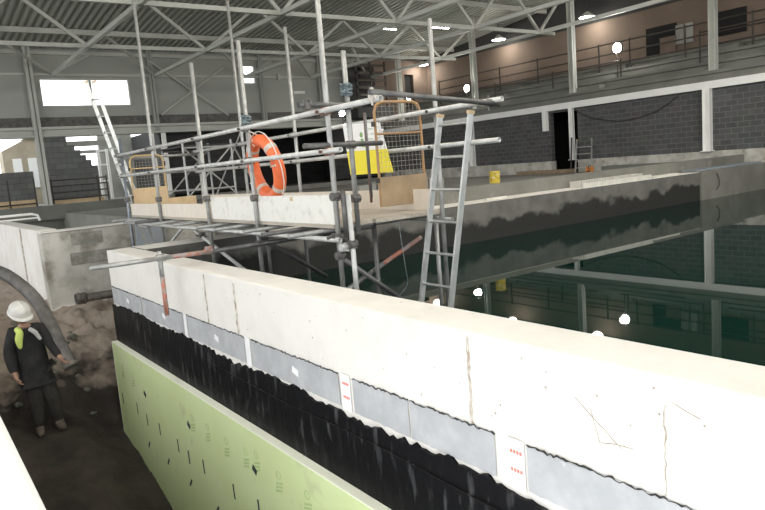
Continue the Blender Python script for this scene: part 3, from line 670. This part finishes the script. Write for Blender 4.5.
T((3.36, 5.38, 2.16), (4.4, 5.42, 1.35), 'brace', 'galv_dark'); T((3.55, 10.1, 2.3), (3.6, 12.2, 1.5), 'brace', 'galv_white'); T((3.25, 6.9, 2.3), (4.4, 7.4, 1.6), 'brace', 'galv_dark')
T((3.285, 5.0, 1.2), (3.275, 5.0, 2.76), 'short_standard', 'galv_white'); T((3.245, 5.03, 2.36), (3.24, 5.03, 2.79), 'short_standard', 'galv_dark')
T((3.85, 5.45, 1.0), (3.85, 5.45, 2.42), 'standard', 'galv_dark'); T((4.0, 8.2, 1.0), (4.0, 8.2, 2.40), 'standard', 'galv_dark')
T((4.72, 5.5, 1.0), (4.72, 5.5, 2.38), 'standard', 'galv')
def coupler(c, d1, d2, m='coupler'):
    c = V(c); d1 = V(d1); d2 = V(d2); off = d1.cross(d2).normalized()
    mb = MB(); mb.tube(c - d1 * .036, c + d1 * .036, .036, 10); c2 = c
    mb.tube(c2 - d2 * .040 + off * 0, c2 + d2 * .040, .040, 10)
    mb.tube(c + off * .02 + d2 * .035, c + off * .075 + d2 * .035, .009, 6); mb.tube(c + off * .055 + d2 * .035, c + off * .068 + d2 * .035, .017, 6)
    mb.tube(c - off * .02 - d1 * .03, c - off * .07 - d1 * .03, .009, 6)
    return mb.build('coupler', m, sf)
Z = (0, 0, 1); Y_ = (0, 1, 0); X_ = (1, 0, 0)
for y in (5.1, 6.77, 8.17, 10.1, 11.78):
    for z in (3.5, 3.15, 2.372): coupler((FX - .03, y, z), Z, Y_, 'rustcoupler' if y == 5.1 and z > 3 else 'coupler')
    coupler((FX, y, 2.74), Z, X_)
for y in (5.2, 8.15, 9.87, 11.8):
    for z in (3.49, 3.13): coupler((BX + .03, y, z), Z, Y_)
coupler((3.15, 4.3, 3.53), X_, Y_, 'tape'); coupler((4.5, 4.36, 3.47), X_, Y_); coupler((3.28, 5.0, 2.30), Z, X_); coupler((3.2, 5.1, 2.20), Z, X_); coupler((3.22, 5.05, 2.28), Z, X_, 'galv_white')
coupler((2.085, 6.75, 2.235), Z, X_, 'galv'); coupler((2.60, 6.75, 2.24), X_, Z, 'redtube'); coupler((3.2, 6.75, 2.23), Z, X_); coupler((3.49, 5.2, 3.555), Z, X_); coupler((3.49, 5.2, 3.2), Z, X_); coupler((3.49, 5.2, 2.70), Z, X_)
coupler((3.28, 8.7, 2.24), Z, Y_); coupler((2.97, 5.06, 3.555), X_, Z)
for k in range(6):
    x0 = FX + .04 + k * .228
    MB().box(x0, x0 + .222, 5.22 + random.uniform(-.03, .03), 12.0, 2.44, 2.478).build('plank', 'plank', sf)
mb = MB().box(FX + .026, FX + .046, 5.12, 7.62, 2.479, 2.755); mb.build('toe_board', 'ply_white', sf)['label'] = 'white splashed toe board'
MB().box(FX + .026, FX + .046, 7.63, 8.12, 2.479, 2.755).build('toe_board', 'ply_white', sf)
MB().box(FX + .026, FX + .044, 8.20, 11.72, 2.479, 2.67).build('toe_board', 'ply', sf)
MB().box(FX + .02, FX + .028, 5.95, 6.0, 2.70, 2.74).build('wood_chip_mark', 'ply_tan', sf)
MB().box(BX + .0, BX + .025, 5.3, 11.7, 2.479, 2.70).build('toe_board', 'ply', sf)
MB().box(FX + .3, BX - .02, 11.95, 11.975, 2.479, 2.7).build('toe_board', 'ply_tan', sf)

# life ring
def ring_c(y0): return V((FX + .09, y0, 3.10))
lr = thing('life_ring', (FX + .09, 6.50, 2.74), 'orange life ring with silver bands hung inside the scaffold rail', 'life ring')
RC = V((FX + .155, 6.73, 3.055)); RM, Rr = .305, .070
def rp(t, rad=RM): return RC + V((-.16 * math.sin(t) * rad, math.cos(t) * rad * .97, math.sin(t) * rad))
MB().path([rp(2 * math.pi * k / 48) for k in range(48)], Rr, 16, closed=True).build('ring_body', 'ring', lr)
for t0 in (.75, 2.35, 3.85, 5.35):
    MB().path([rp(t0 + .17 * k / 4) for k in range(5)], Rr + .003, 16).build('reflective_band', 'tape', lr)
pts = []
for k in range(97):
    t = 2 * math.pi * k / 96; sag = abs(math.sin(2 * t + .6)) * .05
    pts.append(rp(t, RM + .075 + sag * .6) + V((-.012, 0, -.01 * sag)))
MB().path(pts, .006, 6).build('grab_rope', 'rope', lr)
for t0 in (1.45, 5.85, 3.1):
    MB().path([rp(t0 + .03 * math.sin(k * 1.9), RM - .06 + .02 * k) + V((-.062 - .01 * (k % 2), .012 * ((k % 3) - 1), 0)) for k in range(8)], .006, 6).build('rope_knot', 'rope', lr)
MB().path([RC + V((-.03, .02, .36)), RC + V((-.14, .02, .41)), RC + V((-.16, .03, .38))], .006, 6).build('hanging_cord', 'rope', lr)
# rope bundles on posts
def bundle(c, lab, seed):
    random.seed(seed); mb = MB(); c = V(c); pts = []
    for k in range(110):
        t = k * .62; r = .040 + .014 * math.sin(k * 1.3); pts.append(c + V((r * math.cos(t), r * math.sin(t), .045 * math.sin(k * .23) + .012 * math.sin(k * 2.2))))
    mb.path(smooth(pts, 2), .008, 6); tag(mb.build('rope_bundle', 'rope_blue'), lab, 'rope')
bundle((FX, 6.77, 3.585), 'blue grey rope wound round the post left of the life ring', 3)
bundle((3.49, 5.2, 3.70), 'blue grey rope wound round the post beside the white and yellow sign', 4)
random.seed(11)
# hanging cable
tag(MB().path(smooth([(3.90, 5.10, 2.44), (3.905, 5.08, 2.2), (3.93, 5.08, 1.95), (3.95, 5.1, 1.80), (3.85, 5.12, 1.70), (3.80, 5.14, 1.62)], 4), .0035, 6).build('hanging_cable', 'rope_blue'), 'thin blue grey cable hanging from the scaffold deck edge to the water', 'cable')

# gates
def gate(name, x0, x1, y, z0, z1, zk, fm, km, lab, step):
    t = thing(name, ((x0 + x1) / 2, y, z0), lab, 'gate'); r = .016; c = .10
    MB().path([(x0, y, z0), (x0, y, z1 - c), (x0 + c * .3, y, z1 - c * .3), (x0 + c, y, z1), (x1 - c, y, z1), (x1 - c * .3, y, z1 - c * .3), (x1, y, z1 - c), (x1, y, z0)], r, 10).path([(x0, y, z0 + .01), (x1, y, z0 + .01)], r, 8).build('gate_frame', fm, t)
    MB().path([(x0, y, (zk + z1) / 2 + .06), (x1, y, (zk + z1) / 2 + .06)], .012, 8).build('middle_bar', fm, t)
    mb = MB(); x = x0 + step
    while x < x1 - .01: mb.path([(x, y + .004, zk), (x, y + .004, z1 - .01)], .0022, 5); x += step
    z = zk + step
    while z < z1 - .02: mb.path([(x0, y - .004, z), (x1, y - .004, z)], .0022, 5); z += step
    mb.build('wire_mesh', 'wire', t)
    MB().box(x0 - .01, x1 + .01, y - .03, y - .018, z0, zk).build('kick_board', km, t)
    for z in (z0 + .25, z1 - .25): MB().box(x0 - .035, x0 - .01, y - .02, y + .02, z, z + .05).build('hinge', 'iron', t)
    MB().box(x1 + .005, x1 + .03, y - .03, y + .03, z1 - .2, z1 - .12).build('latch', 'iron', t)
    return t
gate('mesh_gate', 4.09, 4.70, 5.62, 2.555, 3.635, 2.86, 'gate_orange', 'ply_brown', 'orange framed mesh gate with stained brown kick board beside the tall ladder', .052)
gate('mesh_gate', 3.34, 3.92, 11.86, 2.50, 3.48, 2.92, 'gate_tan', 'ply_tan', 'ochre framed mesh gate with tan kick board at the far scaffold end', .055)
# safety sign
sg = thing('safety_sign', (4.36, 6.35, 2.9), 'white and yellow safety board tied to the rear scaffold rail', 'sign')
SQ = [V((4.42, 6.72, 3.50)), V((4.42, 5.98, 3.455)), V((4.42, 5.80, 2.90)), V((4.42, 6.64, 2.895))]   # leaning board corners
def sp(u, v, e=0):
    a = (u + .38) / .76; b_ = (v + .30) / .60
    return SQ[3].lerp(SQ[2], a).lerp(SQ[0].lerp(SQ[1], a), b_) + V((e, 0, 0))
def splate(u0, u1, v0, v1, th, off, m, nm, par):
    mb = MB(); vs = [sp(u, v, e) for e in (off, off - th) for (u, v) in ((u0, v0), (u1, v0), (u1, v1), (u0, v1))]
    mb.add(vs, [(0, 1, 2, 3), (7, 6, 5, 4), (0, 4, 5, 1), (1, 5, 6, 2), (2, 6, 7, 3), (3, 7, 4, 0)]); return mb.build(nm, m, par)
splate(-.38, .38, -.02, .30, .008, 0, 'signwhite', 'white_panel', sg)
splate(-.38, .38, -.30, -.02, .008, 0, 'yellow', 'yellow_panel', sg)
mb = MB()
mb.add([sp(u, v, -.010) for u, v in ((-.07, .02), (.02, .02), (-.005, .12), (-.05, .12))], [(0, 1, 2, 3)]); mb.lathe(sp(-.027, .165, -.009), [(.032, 0), (.03, .002)], 14, V((-1, 0, 0)))
mb.build('pictogram', 'signgreen', sg)
mb = MB()
for r in range(4):
    for k in range(7):
        if (r * 3 + k) % 5: mb.add([sp(.06 + k * .035 + a, .22 - r * .06 + b2, -.0095) for a, b2 in ((0, 0), (.024, 0), (.024, .018), (0, .018))], [(0, 1, 2, 3)])
mb.build('text_lines', 'signtext', sg)
for u in (-.3, .3): MB().path([sp(u, .27, -.01), sp(u, .30, .02) + V((.02, 0, .02)), sp(u, .27, .05)], .004, 5).build('cable_tie', 'iron', sg)

# ladders
def ladder(name, a_top, a_bot, b_top, b_bot, step, lab, r_off=.12, sw_=.058, st_=.024, grp=None, feet=False, caps='ply_tan'):
    t = thing(name, (V(a_bot) + V(b_bot)) / 2, lab, 'ladder', grp)
    a0, a1, b0, b1 = map(V, (a_bot, a_top, b_bot, b_top)); rd_ = (b0 - a0).normalized(); L_ = (a1 - a0).length; d = (a1 - a0).normalized(); nrm = rd_.cross(d).normalized()
    for p0, p1 in ((a0, a1), (b0, b1)):
        dd = (p1 - p0).normalized(); R = Matrix((rd_, dd, nrm)).transposed()
        st = MB().obox((p0 + p1) / 2, (st_, (p1 - p0).length, sw_), R).build('stile', 'alu', t)
        if caps: MB().obox(p1 + dd * .01, (st_ + .014, .03, sw_ + .014), R).build('end_cap', caps, st)
    k = 0; s = r_off
    while s < L_ - .04:
        f = s / L_; MB().tube(a0.lerp(a1, f), b0.lerp(b1, f), .015, 8).build('rung', 'alu', t); s += step
    return t
ladder('ladder', (4.43, 4.99, 3.41), (4.095, 5.18, 1.22), (4.43, 4.56, 3.40), (4.095, 4.735, 1.22), .317, 'aluminium ladder leaning on the near scaffold corner above the water', .24)
ladder('ladder', (3.05, 12.87, 4.87), (3.86, 12.55, .95), (3.05, 12.32, 4.79), (3.86, 12.05, .95), .30, 'aluminium ladder at the far scaffold end below the wide window', .10)
ladder('ladder', (20.80, 15.85, 3.28), (20.1, 15.45, 2.11), (20.80, 15.2, 3.28), (20.1, 14.75, 2.11), .30, 'short ladder leaning on the blockwork wall beside the dark doorway', .2, .06, .03)

# deck clutter
bk = thing('paint_bucket', (10.1, 9.80, 2.41), 'yellow paint splashed tin standing on the concrete upstand', 'bucket')
MB().lathe((10.1, 9.80, 2.41), [(.0, 0), (.105, 0), (.11, .01), (.11, .235), (.115, .24), (.115, .25), (.105, .25), (.103, .03), (0, .03)], 20).build('tin', 'bucket', bk)
MB().path([V((10.1 + .118 * math.cos(t), 9.685, 2.63 - .12 * math.sin(t))) for t in [math.pi * k / 10 for k in range(11)]], .003, 5).build('handle', 'iron', bk)
tag(MB().obox((9.62, 9.33, 2.143), (.62, .07, .035), Matrix.Rotation(.05, 3, 'Z')).build('board_offcut', 'whiteboard', bevel=.004), 'short white offcut lying on the pool wall below the yellow tin', 'board')
fm = thing('form_board', (12.2, 9.1, 2.126), 'white form strip with a row of slots on the pool wall edge', 'formwork')
MB().box(12.0, 14.6, 9.02, 9.08, 2.127, 2.23).build('strip', 'whiteboard', fm)
for k in range(26): MB().box(12.1 + k * .095, 12.135 + k * .095, 9.2, 9.46, 2.127, 2.27).build('slat', 'whiteboard', fm)
gr = thing('channel_grating', (17, 9.4, 2.14), 'blue grey channel grating laid along the drier wall section', 'grating')
mb = MB().box(16.8, 20.4, 9.12, 9.15, 2.142, 2.19).box(16.8, 20.4, 9.47, 9.5, 2.142, 2.19); mb.build('side_bars', 'grate', gr)
for k in range(35): MB().box(16.85 + k * .10, 16.89 + k * .10, 9.15, 9.47, 2.142, 2.19).build('grating_bar', 'grate', gr)
tag(MB().box(14.7, 15.85, 9.05, 9.2, 2.128, 2.18).build('edge_board', 'whiteboard'), 'pale edge board between the form strip and the grating', 'board')
ob = thing('cable_drum', (19.6, 14.45, 2.1), 'small orange drum on the deck right of the short ladder', 'drum')
MB().lathe((19.6, 14.45, 2.22), [(.12, -.09), (.12, -.08), (.06, -.08), (.06, .08), (.12, .08), (.12, .09)], 16, V((0, 1, 0))).build('drum', 'orange', ob)
MB().path([(19.54, 14.45, 2.26), (19.54, 14.45, 2.37), (19.66, 14.45, 2.37), (19.66, 14.45, 2.26)], .012, 6).build('handle', 'iron', ob)
for k, (x, y0, y1, h, lab) in enumerate(((20.2, 15.9, 18.4, .14, 'dark timber baulk on the deck before the open doorway'), (19.9, 11.5, 14.2, .20, 'long grey kerb block on the deck before the blockwork wall'))):
    tag(MB().box(x, x + .5, y0, y1, 2.1, 2.1 + h).build('timber_baulk' if k == 0 else 'kerb_block', ('timber', 'tier_conc')[k], bevel=.01), lab, ('timber', 'block')[k])
tag(MB().tube((20.5, 15.95, 2.1), (20.55, 15.9, 3.4), .03, 8).build('prop_tube', 'iron'), 'upright dark tube beside the short ladder and doorway', 'tube')
# tower of tubes on the deck behind
tw_ = thing('scaffold_tower', (5.9, 15.4, 2.1), 'low mobile scaffold tower on the deck behind the platform', 'scaffold')
for x in (5.3, 6.45):
    for y in (14.6, 16.0):
        MB().tube((x, y, 2.1), (x, y, 3.85), .026, 10).build('standard', 'galv', tw_)
for y in (14.6, 16.0):
    for z in (2.75, 3.2, 3.7): MB().tube((5.3, y, z), (6.45, y, z), .022, 8).build('ledger', 'galv', tw_)
for (p, q) in (((5.3, 14.6, 3.7), (6.45, 14.6, 2.6)), ((5.3, 14.6, 2.6), (6.45, 14.6, 3.7)), ((6.45, 14.6, 3.8), (7.4, 14.9, 2.1)), ((5.3, 16, 2.6), (6.45, 16, 3.7)), ((6.5, 16, 2.5), (7.7, 16.4, 4.4))): MB().tube(p, q, .02, 8).build('brace', 'galv', tw_)
MB().box(5.25, 6.5, 14.6, 16.0, 3.72, 3.76).build('deck_board', 'darkgrey', tw_)
for k, x in enumerate((9.0, 9.55, 10.1, 10.65, 11.2)):
    o = MB().box(x, x + .5, 13.2, 13.5, 2.1, 2.52 + (.05 if k % 2 else 0)).build('concrete_block', 'mid_conc', bevel=.01)
    tag(o, 'grey concrete block in the row on the deck behind the scaffold', 'block', 'row of concrete blocks on the deck')
st = thing('board_stack', (7.7, 17.0, 2.1), 'stack of pale boards on the deck behind the scaffold tower', 'boards')
for k in range(5): MB().box(7.2 + random.uniform(-.05, .05), 8.5, 16.6, 17.6, 2.11 + k * .09, 2.17 + k * .09).build('board', 'mid_conc', st)

# ------------------------------------------------------------------ back openings
bw = MB().prism([(4.95, 2.45), (4.95, 5.4), (5.95, 5.4), (5.95, 4.78), (6.22, 4.78), (6.22, 4.57), (6.42, 4.57), (6.42, 4.36), (6.62, 4.36), (6.62, 4.15), (6.8, 4.15), (6.8, 3.9), (7.0, 3.9), (7.0, 2.45)], 'y', 29.6, 29.8)
tag(bw.build('stepped_block_wall', 'blockx'), 'grey blockwork wall with a stepped right edge under the back beam', 'wall')
tag(MB().box(1.0, 4.55, 29.5, 29.7, 2.45, 3.82).build('low_block_wall', 'blockx'), 'low grey blockwork wall left of the back column', 'wall')
def railing(name, pts_y, x, z0, h, rails, lab, ax='y', y=None):
    t = thing(name, (x, pts_y[0], z0) if ax == 'y' else (pts_y[0], y, z0), lab, 'railing')
    for p in pts_y:
        b0 = (x, p, z0) if ax == 'y' else (p, y, z0); MB().tube(b0, (b0[0], b0[1], z0 + h + .06), .030, 8).build('post', 'iron', t)
    for z in rails:
        a = (x, pts_y[0], z0 + z) if ax == 'y' else (pts_y[0], y, z0 + z); c = (x, pts_y[-1], z0 + z) if ax == 'y' else (pts_y[-1], y, z0 + z)
        MB().tube(a, c, .026, 8).build('rail', 'iron', t)
    return t
railing('guard_railing', [4.95, 6.65, 7.0], 0, 2.45, .95, (.2, .45, .7, .93), 'dark tube railing in front of the stepped blockwork wall', 'x', 28.4)
railing('guard_railing', [2.6, 3.45, 4.35], 0, 2.45, .98, (.12,), 'dark posts on the ledge left of the back column', 'x', 28.4)
for k, (x0, x1, z, lab) in enumerate(((2.4, 4.4, 2.72, 'raw timber board behind the dark posts at the far left'), (5.0, 6.9, 2.60, 'raw timber board behind the railing below the stepped wall'))):
    tag(MB().box(x0, x1, 28.6, 28.66, 2.45, z).build('timber_board', 'ply_tan'), lab, 'board')
hb = thing('site_hut', (4.5, 33, 2), 'ochre site building seen through the opening at far left', 'building')
MB().prism([(4.0, 2.0), (4.0, 4.85), (5.0, 5.35), (5.7, 5.35), (5.7, 2.0)], 'y', 33.0, 34.2).build('hut_wall', 'hoard', hb)
for x in (4.35, 4.95): 
    MB().box(x, x + .35, 32.96, 33.0, 3.2, 4.5).build('hut_window', 'signwhite', hb)
MB().box(4.9, 5.8, 32.9, 34.2, 5.35, 5.45).build('hut_roof', 'white_steel', hb)
for k, (x0, x1, z0, z1, lab) in enumerate(((6.1, 7.9, 4.80, 5.02, 'upper pale beam right of the stepped wall'), (6.5, 8.3, 4.48, 4.62, 'lower pale beam right of the stepped wall'))):
    tag(MB().box(x0, x1, 31, 31.2, z0, z1).build('concrete_beam', 'mid_conc'), lab, 'beam')
tag(MB().box(7.15, 7.9, 32.6, 32.8, 2.0, 4.0).box(7.9, 9.4, 32.6, 32.8, 2.0, 5.6).build('outside_wall', 'mid_conc'), 'grey wall outside behind the white uprights', 'wall')
fr_ = thing('upright_frame', (7.6, 30.5, 2.45), 'white upright frame right of the stepped blockwork wall', 'frame')  # white upright frame, no trestle
for x in (7.25, 7.62): MB().box(x, x + .1, 30.4, 30.5, 2.45, 4.6).build('upright', 'white_steel', fr_)
for z in (3.2, 3.9, 4.5): MB().box(7.35, 7.62, 30.42, 30.48, z, z + .07).build('crosspiece', 'white_steel', fr_)
for x, lab in ((8.95, 'left of two short white posts under the back beam'), (9.45, 'right of two short white posts under the back beam')):
    tag(MB().box(x, x + .16, 28.3, 28.45, 2.45, 5.05).build('white_post', 'white_steel'), lab, 'post')
cg = thing('access_tower', (19.5, 27.6, 5.4), 'dark steel access tower in the far corner below the roof', 'tower')
for x in (18.75, 19.6, 20.5):
    for y in (27.0, 28.0): MB().box(x, x + .08, y, y + .08, 5.8, 8.0).build('upright', 'iron', cg)
for z in (6.0, 6.35, 6.7, 7.05, 7.4, 7.75): MB().box(18.75, 20.5, 27.0, 27.06, z, z + .12).build('rail', 'iron', cg)
MB().box(18.75, 20.55, 28.0, 28.06, 5.8, 8.0).build('back_panel', 'darkgrey', cg)
MB().box(18.7, 20.9, 27, 28.3, 5.3, 5.8).build('base_block', 'darkgrey', cg)
tag(MB().box(16.05, 16.65, 28.4, 28.48, 6.65, 6.78).build('wall_sign', 'white_steel'), 'small pale plate on the grey back wall', 'sign')
tag(MB().box(15.2, 15.35, YB - .2, YB - .1, 7.3, 7.55).build('wall_rail_box', 'paint_steel'), 'small grey box on the rail along the back wall', 'box')

# ------------------------------------------------------------------ steel frame
def icol(name, x, y, z0, z1, w_, m, lab, grp=None):
    t = thing(name, (x, y, z0), lab, 'column', grp); h = w_ / 2
    MB().box(x - h, x + h, y - h, y - h + .03, z0, z1).box(x - h, x + h, y + h - .03, y + h, z0, z1).box(x - .015, x + .015, y - h, y + h, z0, z1).build('shaft', m, t)
    MB().box(x - h - .05, x + h + .05, y - h - .05, y + h + .05, z0, z0 + .025).build('base_plate', m, t); return t
icol('steel_column', 4.72, 28.28, 2.45, roof_z(28.3), .26, 'paint_steel', 'tall grey steel column left of the wide window')
for x, lab in ((9.3, 'grey wall column between the wide window and the wall bracing'), (14.35, 'grey wall column right beside the small bright window'), (17.5, 'grey wall column right of the small bright window')):
    icol('steel_column', x, 28.36, 5.1, roof_z(28.36), .2, 'clad', lab)
for y, lab in ((26.9, 'light grey steel column farthest down the terraces'), (21.57, 'light grey steel column second farthest on the terraces'), (16.31, 'light grey steel column third farthest on the terraces'), (10.95, 'light grey steel column nearest on the terraces')):
    icol('steel_column', XR + .3, y, 5.05, roof_z(y), .21, 'paint_steel', lab)
for y, lab in ((21.57, 'white lower column against blockwork behind the scaffold'), (16.15, 'white lower column at the edge of the dark doorway'), (10.95, 'white lower column nearest on the blockwork wall')):
    icol('steel_column', XR - .1, y, 2.56, 4.5, .15 if y == 16.15 else .22, 'white_steel', lab)
tag(MB().box(XR - .16, XR - .01, 17.3, 17.5, 3.75, 4.5).build('hanger_post', 'white_steel'), 'short white post hanging from the beam left of the dark doorway', 'post')
for (p, q, lab) in (((9.27, 28.3, 8.0), (12.54, 28.3, 5.7), 'wall brace falling to the right on the grey back wall'), ((9.5, 28.2, 5.78), (12.47, 28.2, 7.77), 'wall brace rising to the right on the grey back wall')):
    tag(MB().tube(p, q, .05, 10).build('wall_brace', 'paint_steel'), lab, 'brace')
TX = [1.8, 5.58, 9.5, 13.6, 17.05, 20.45]
zc = 7.42
ylab = {28.5: 'at the back wall', 22.7: 'second from the back wall', 17.1: 'third from the back wall', 11.4: 'nearest in view'}
for y in (22.7, 17.1, 11.4):
    t = thing('roof_truss', (10, y, zc), 'grey steel roof truss crossing the hall, ' + ylab[y], 'truss', 'roof trusses')
    MB().bar((-6, y, zc), (21.3, y, zc), .11, .12).build('bottom_chord', 'paint_steel', t)
    zt = roof_z(y) - .07
    MB().bar((-6, y, zt), (24.3, y, zt), .10, .10).build('top_chord', 'paint_steel', t)
    for x in [-2.0] + TX:
        MB().bar((x, y, zc), (x - 1.85, y, zt), .08, .10).build('web_strut', 'paint_steel', t); MB().bar((x, y, zc), (x + 1.85, y, zt), .08, .10).build('web_strut', 'paint_steel', t)
for x in TX:
    MB_ = MB().bar((x, 28.4, zc), (x, -2, zc), .12, .12)
    k = TX.index(x); lab = ('first', 'second', 'third', 'fourth', 'fifth', 'sixth')[k] + ' long roof tie from the left running away to the back wall'
    t = thing('roof_tie', (x, 14, zc), lab, 'tie', 'long roof ties')
    MB_.build('tie_tube', 'tie_paint', t)
    MB().bar((x, 28.4, zc), (x - 2.45, 26.1, 8.52), .08, .08).build('end_strut', 'paint_steel', t)
    MB().bar((x, 28.4, zc), (x + 1.6, 28.3, 8.3), .06, .06).build('end_strut', 'paint_steel', t)
for y, lab in ((26.0, 'roof purlin nearest the back wall'), (19.9, 'roof purlin second from the back wall'), (14.2, 'roof purlin third from the back wall')):
    MB_ = MB().box(-6, 24.3, y - .05, y + .05, roof_z(y) - .20, roof_z(y) - .02); tag(MB_.build('roof_purlin', 'paint_steel'), lab, 'purlin', 'roof purlins')
tag(MB().path(smooth([(20.965, 16.0, 4.41), (20.965, 15.63, 4.20), (20.965, 15.2, 4.03), (20.965, 14.7, 3.91), (20.965, 14.1, 3.82), (20.965, 13.3, 3.88), (20.965, 12.6, 4.05), (20.965, 11.95, 4.42)], 5), .016, 6).build('hanging_cable', 'iron'), 'dark cable drooping across the blockwork wall under the white beam', 'cable')
# terrace railings
railing('guard_railing', [9.0, 10.49, 12.75, 14.92, 16.27, 19.34, 21.55, 25.7], 22.9, 5.80, 1.05, (.28, .66, 1.05), 'long dark railing on the upper terrace before the brown wall')
railing('guard_railing', [9.5, 11.7], 21.9, 5.42, 1.0, (.98,), 'short dark railing on the lower terrace at the right')
railing('guard_railing', [14.65, 17.75, 20.94, 24.5], 21.9, 5.42, .62, (.60,), 'low dark railing on the lower terrace left of the lamp stand')
# lamps
def lamp(x, y, z, lab, size=(.34, .34, .16), power=60, grp='high lamps along the brown wall'):
    t = thing('high_or_fill_lamp', (x, y, z), lab, 'lamp', grp)  # shared by the wall lamps and the added fill lamps
    MB().lathe((x, y, z), [(.06, .22), (.10, .18), (size[0], .02), (size[0], 0), (size[0] - .02, 0), (.08, .16)], 18).build('reflector', 'paint_steel', t)
    MB().lathe((x, y, z + .0), [(.02, .02), (size[0] - .03, .01), (size[0] - .03, .0), (.02, -.01)], 18).build('lens', 'lamp', t)
    MB().tube((x, y, z + .2), (x, y, roof_z(y)), .015, 6).build('hanger', 'iron', t)
    ld = bpy.data.lights.new('lamp_light', 'POINT'); ld.energy = power; ld.shadow_soft_size = .25; ld.color = (1, .93, .82)
    lo = bpy.data.objects.new('lamp_light', ld); COL.objects.link(lo); lo.location = (x - .1, y, z - .25); lo.parent = t; lo.matrix_parent_inverse = Matrix.Translation(-V(t.location))
lamp(23.55, 22.1, 8.25, 'lit round lamp before the brown wall between the two middle columns')
lamp(23.6, 17.25, 8.2, 'lit round lamp before the brown wall nearest the viewer')
lamp(23.5, 27.6, 8.0, 'lit round lamp at the far end of the brown wall')
for k, (x, y) in enumerate(((1.5, 5.0), (6.5, 5.0), (11.5, 5.0), (16.5, 5.0), (1.5, -1.5), (6.5, -1.5), (11.5, -1.5), (16.5, -1.5))):  # unseen fill lamps added to brighten wall tops, deck and hall
    lamp(x, y, 9.5, 'added fill lamp over the pool, ' + ('first', 'second', 'third', 'fourth')[k % 4] + ' from the trench side in the ' + ('middle', 'near')[k // 4] + ' row', power=430, grp='added unseen fill lamps')
def flood(x, y, z, z0, lab, power, r=.13):
    t = thing('floodlight', (x, y, z0), lab, 'lamp', 'lit work lamps')
    MB().tube((x, y, z0), (x, y, z - .1), .02, 8).build('stand', 'iron', t)
    bm = MB().obox((x + .06, y, z), (.08, .34, .26)); bm.build('housing', 'iron', t)
    MB().lathe((x + .02, y, z), [(.01, .03), (r, .02), (r, 0), (.01, .0)], 16, V((-1, 0, 0))).build('lens', 'flood', t)
    ld = bpy.data.lights.new('work_light', 'POINT'); ld.energy = power; ld.shadow_soft_size = .12; ld.color = (1, .95, .88)
    lo = bpy.data.objects.new('work_light', ld); COL.objects.link(lo); lo.location = (x - .15, y, z); lo.parent = t; lo.matrix_parent_inverse = Matrix.Translation(-V(t.location))
flood(22.0, 14.85, 6.50, 5.42, 'glaring work lamp on a stand on the terrace beside the dark doorway', 70, .17)
flood(20.9, 21.67, 5.98, 5.05, 'glaring work lamp on the terrace edge above the tall ladder', 50, .15)
flood(20.9, 25.76, 6.1, 5.05, 'glaring work lamp on the far terrace edge above the mesh gate', 60, .13)
t = thing('work_lamp', (4.56, 6.93, 3.5), 'small lit lamp above the white and yellow sign', 'lamp')
MB().tube((4.56, 6.93, 3.5), (4.56, 6.93, 3.62), .012, 6).build('bracket', 'iron', t); MB().lathe((4.56, 6.93, 3.65), [(.005, -.035), (.03, -.02), (.035, 0), (.03, .02), (.005, .035)], 12).build('bulb', 'flood', t)
for (x, y, lab) in ((17.3, 23.0, 'thin lit batten lamp on the truss left'), (19.6, 22.2, 'thin lit batten lamp on the truss right')):
    t = thing('batten_lamp', (x, y, 8.6), lab, 'lamp', 'thin lit batten lamps'); MB().box(x, x + .9, y - .1, y, 8.62, 8.70).build('body', 'paint_steel', t); MB().box(x, x + .9, y - .09, y - .01, 8.60, 8.619).build('tube', 'lamp', t)
# handrail by the viewer
hr = thing('handrail', (.0, 2, 2.45), 'white coated flat handrail at the lower left beside the trench', 'handrail')
MB().box(-.12, .124, -1.5, 7.0, 2.46, 2.50).build('rail', 'railwhite', hr, bevel=.012)
for y in (-1, 1.2, 3.4): MB().box(-.06, -.01, y, y + .05, 1.3, 2.46).build('post', 'railwhite', hr)
MB().box(-.55, .0, -2, 7.2, 1.25, 1.3).build('edge_plate', 'railwhite', hr)

# ------------------------------------------------------------------ light and camera
wd = bpy.data.worlds.new('overcast'); S.world = wd; wd.use_nodes = True
bgn = wd.node_tree.nodes['Background']; bgn.inputs[0].default_value = (0.97, 0.99, 1.0, 1); bgn.inputs[1].default_value = 3.25
def portal(loc, rot, sx, sy):
    l = bpy.data.lights.new('daylight_portal', 'AREA'); l.shape = 'RECTANGLE'; l.size = sx; l.size_y = sy; l.cycles.is_portal = True
    o = bpy.data.objects.new('daylight_portal', l); COL.objects.link(o); o.location = loc; o.rotation_euler = rot
portal((-6.3, 10, 4.95), (0, -math.pi / 2, 0), 6.7, 37)
portal((9, -9.3, 6.4), (math.pi / 2, 0, 0), 30, 7.6)
portal((6.7, 29.2, 6.74), (-math.pi / 2, 0, 0), 3.4, 1.1)
portal((5, 34.6, 3.7), (-math.pi / 2, 0, 0), 9, 2.8)

cam = bpy.data.cameras.new('camera'); co = bpy.data.objects.new('camera', cam); COL.objects.link(co); S.camera = co
cam.sensor_fit = 'HORIZONTAL'; cam.sensor_width = 36; cam.lens = 36 * 661 / 765; cam.clip_start = .05; cam.clip_end = 300
Rw = Matrix(((0.8022, -0.1452, 0.5791), (-0.5918, -0.0628, 0.8036), (-0.0803, -0.9874, -0.1363)))   # world from camera (right, down, forward)
co.matrix_world = Matrix.Translation((0, 0, 3)) @ Matrix((Rw.col[0], -Rw.col[1], -Rw.col[2])).transposed().to_4x4()
S.view_settings.view_transform = 'Standard'; S.view_settings.look = 'None'; S.view_settings.gamma = 1; S.view_settings.use_curve_mapping = False
S.view_settings.exposure = -0.15
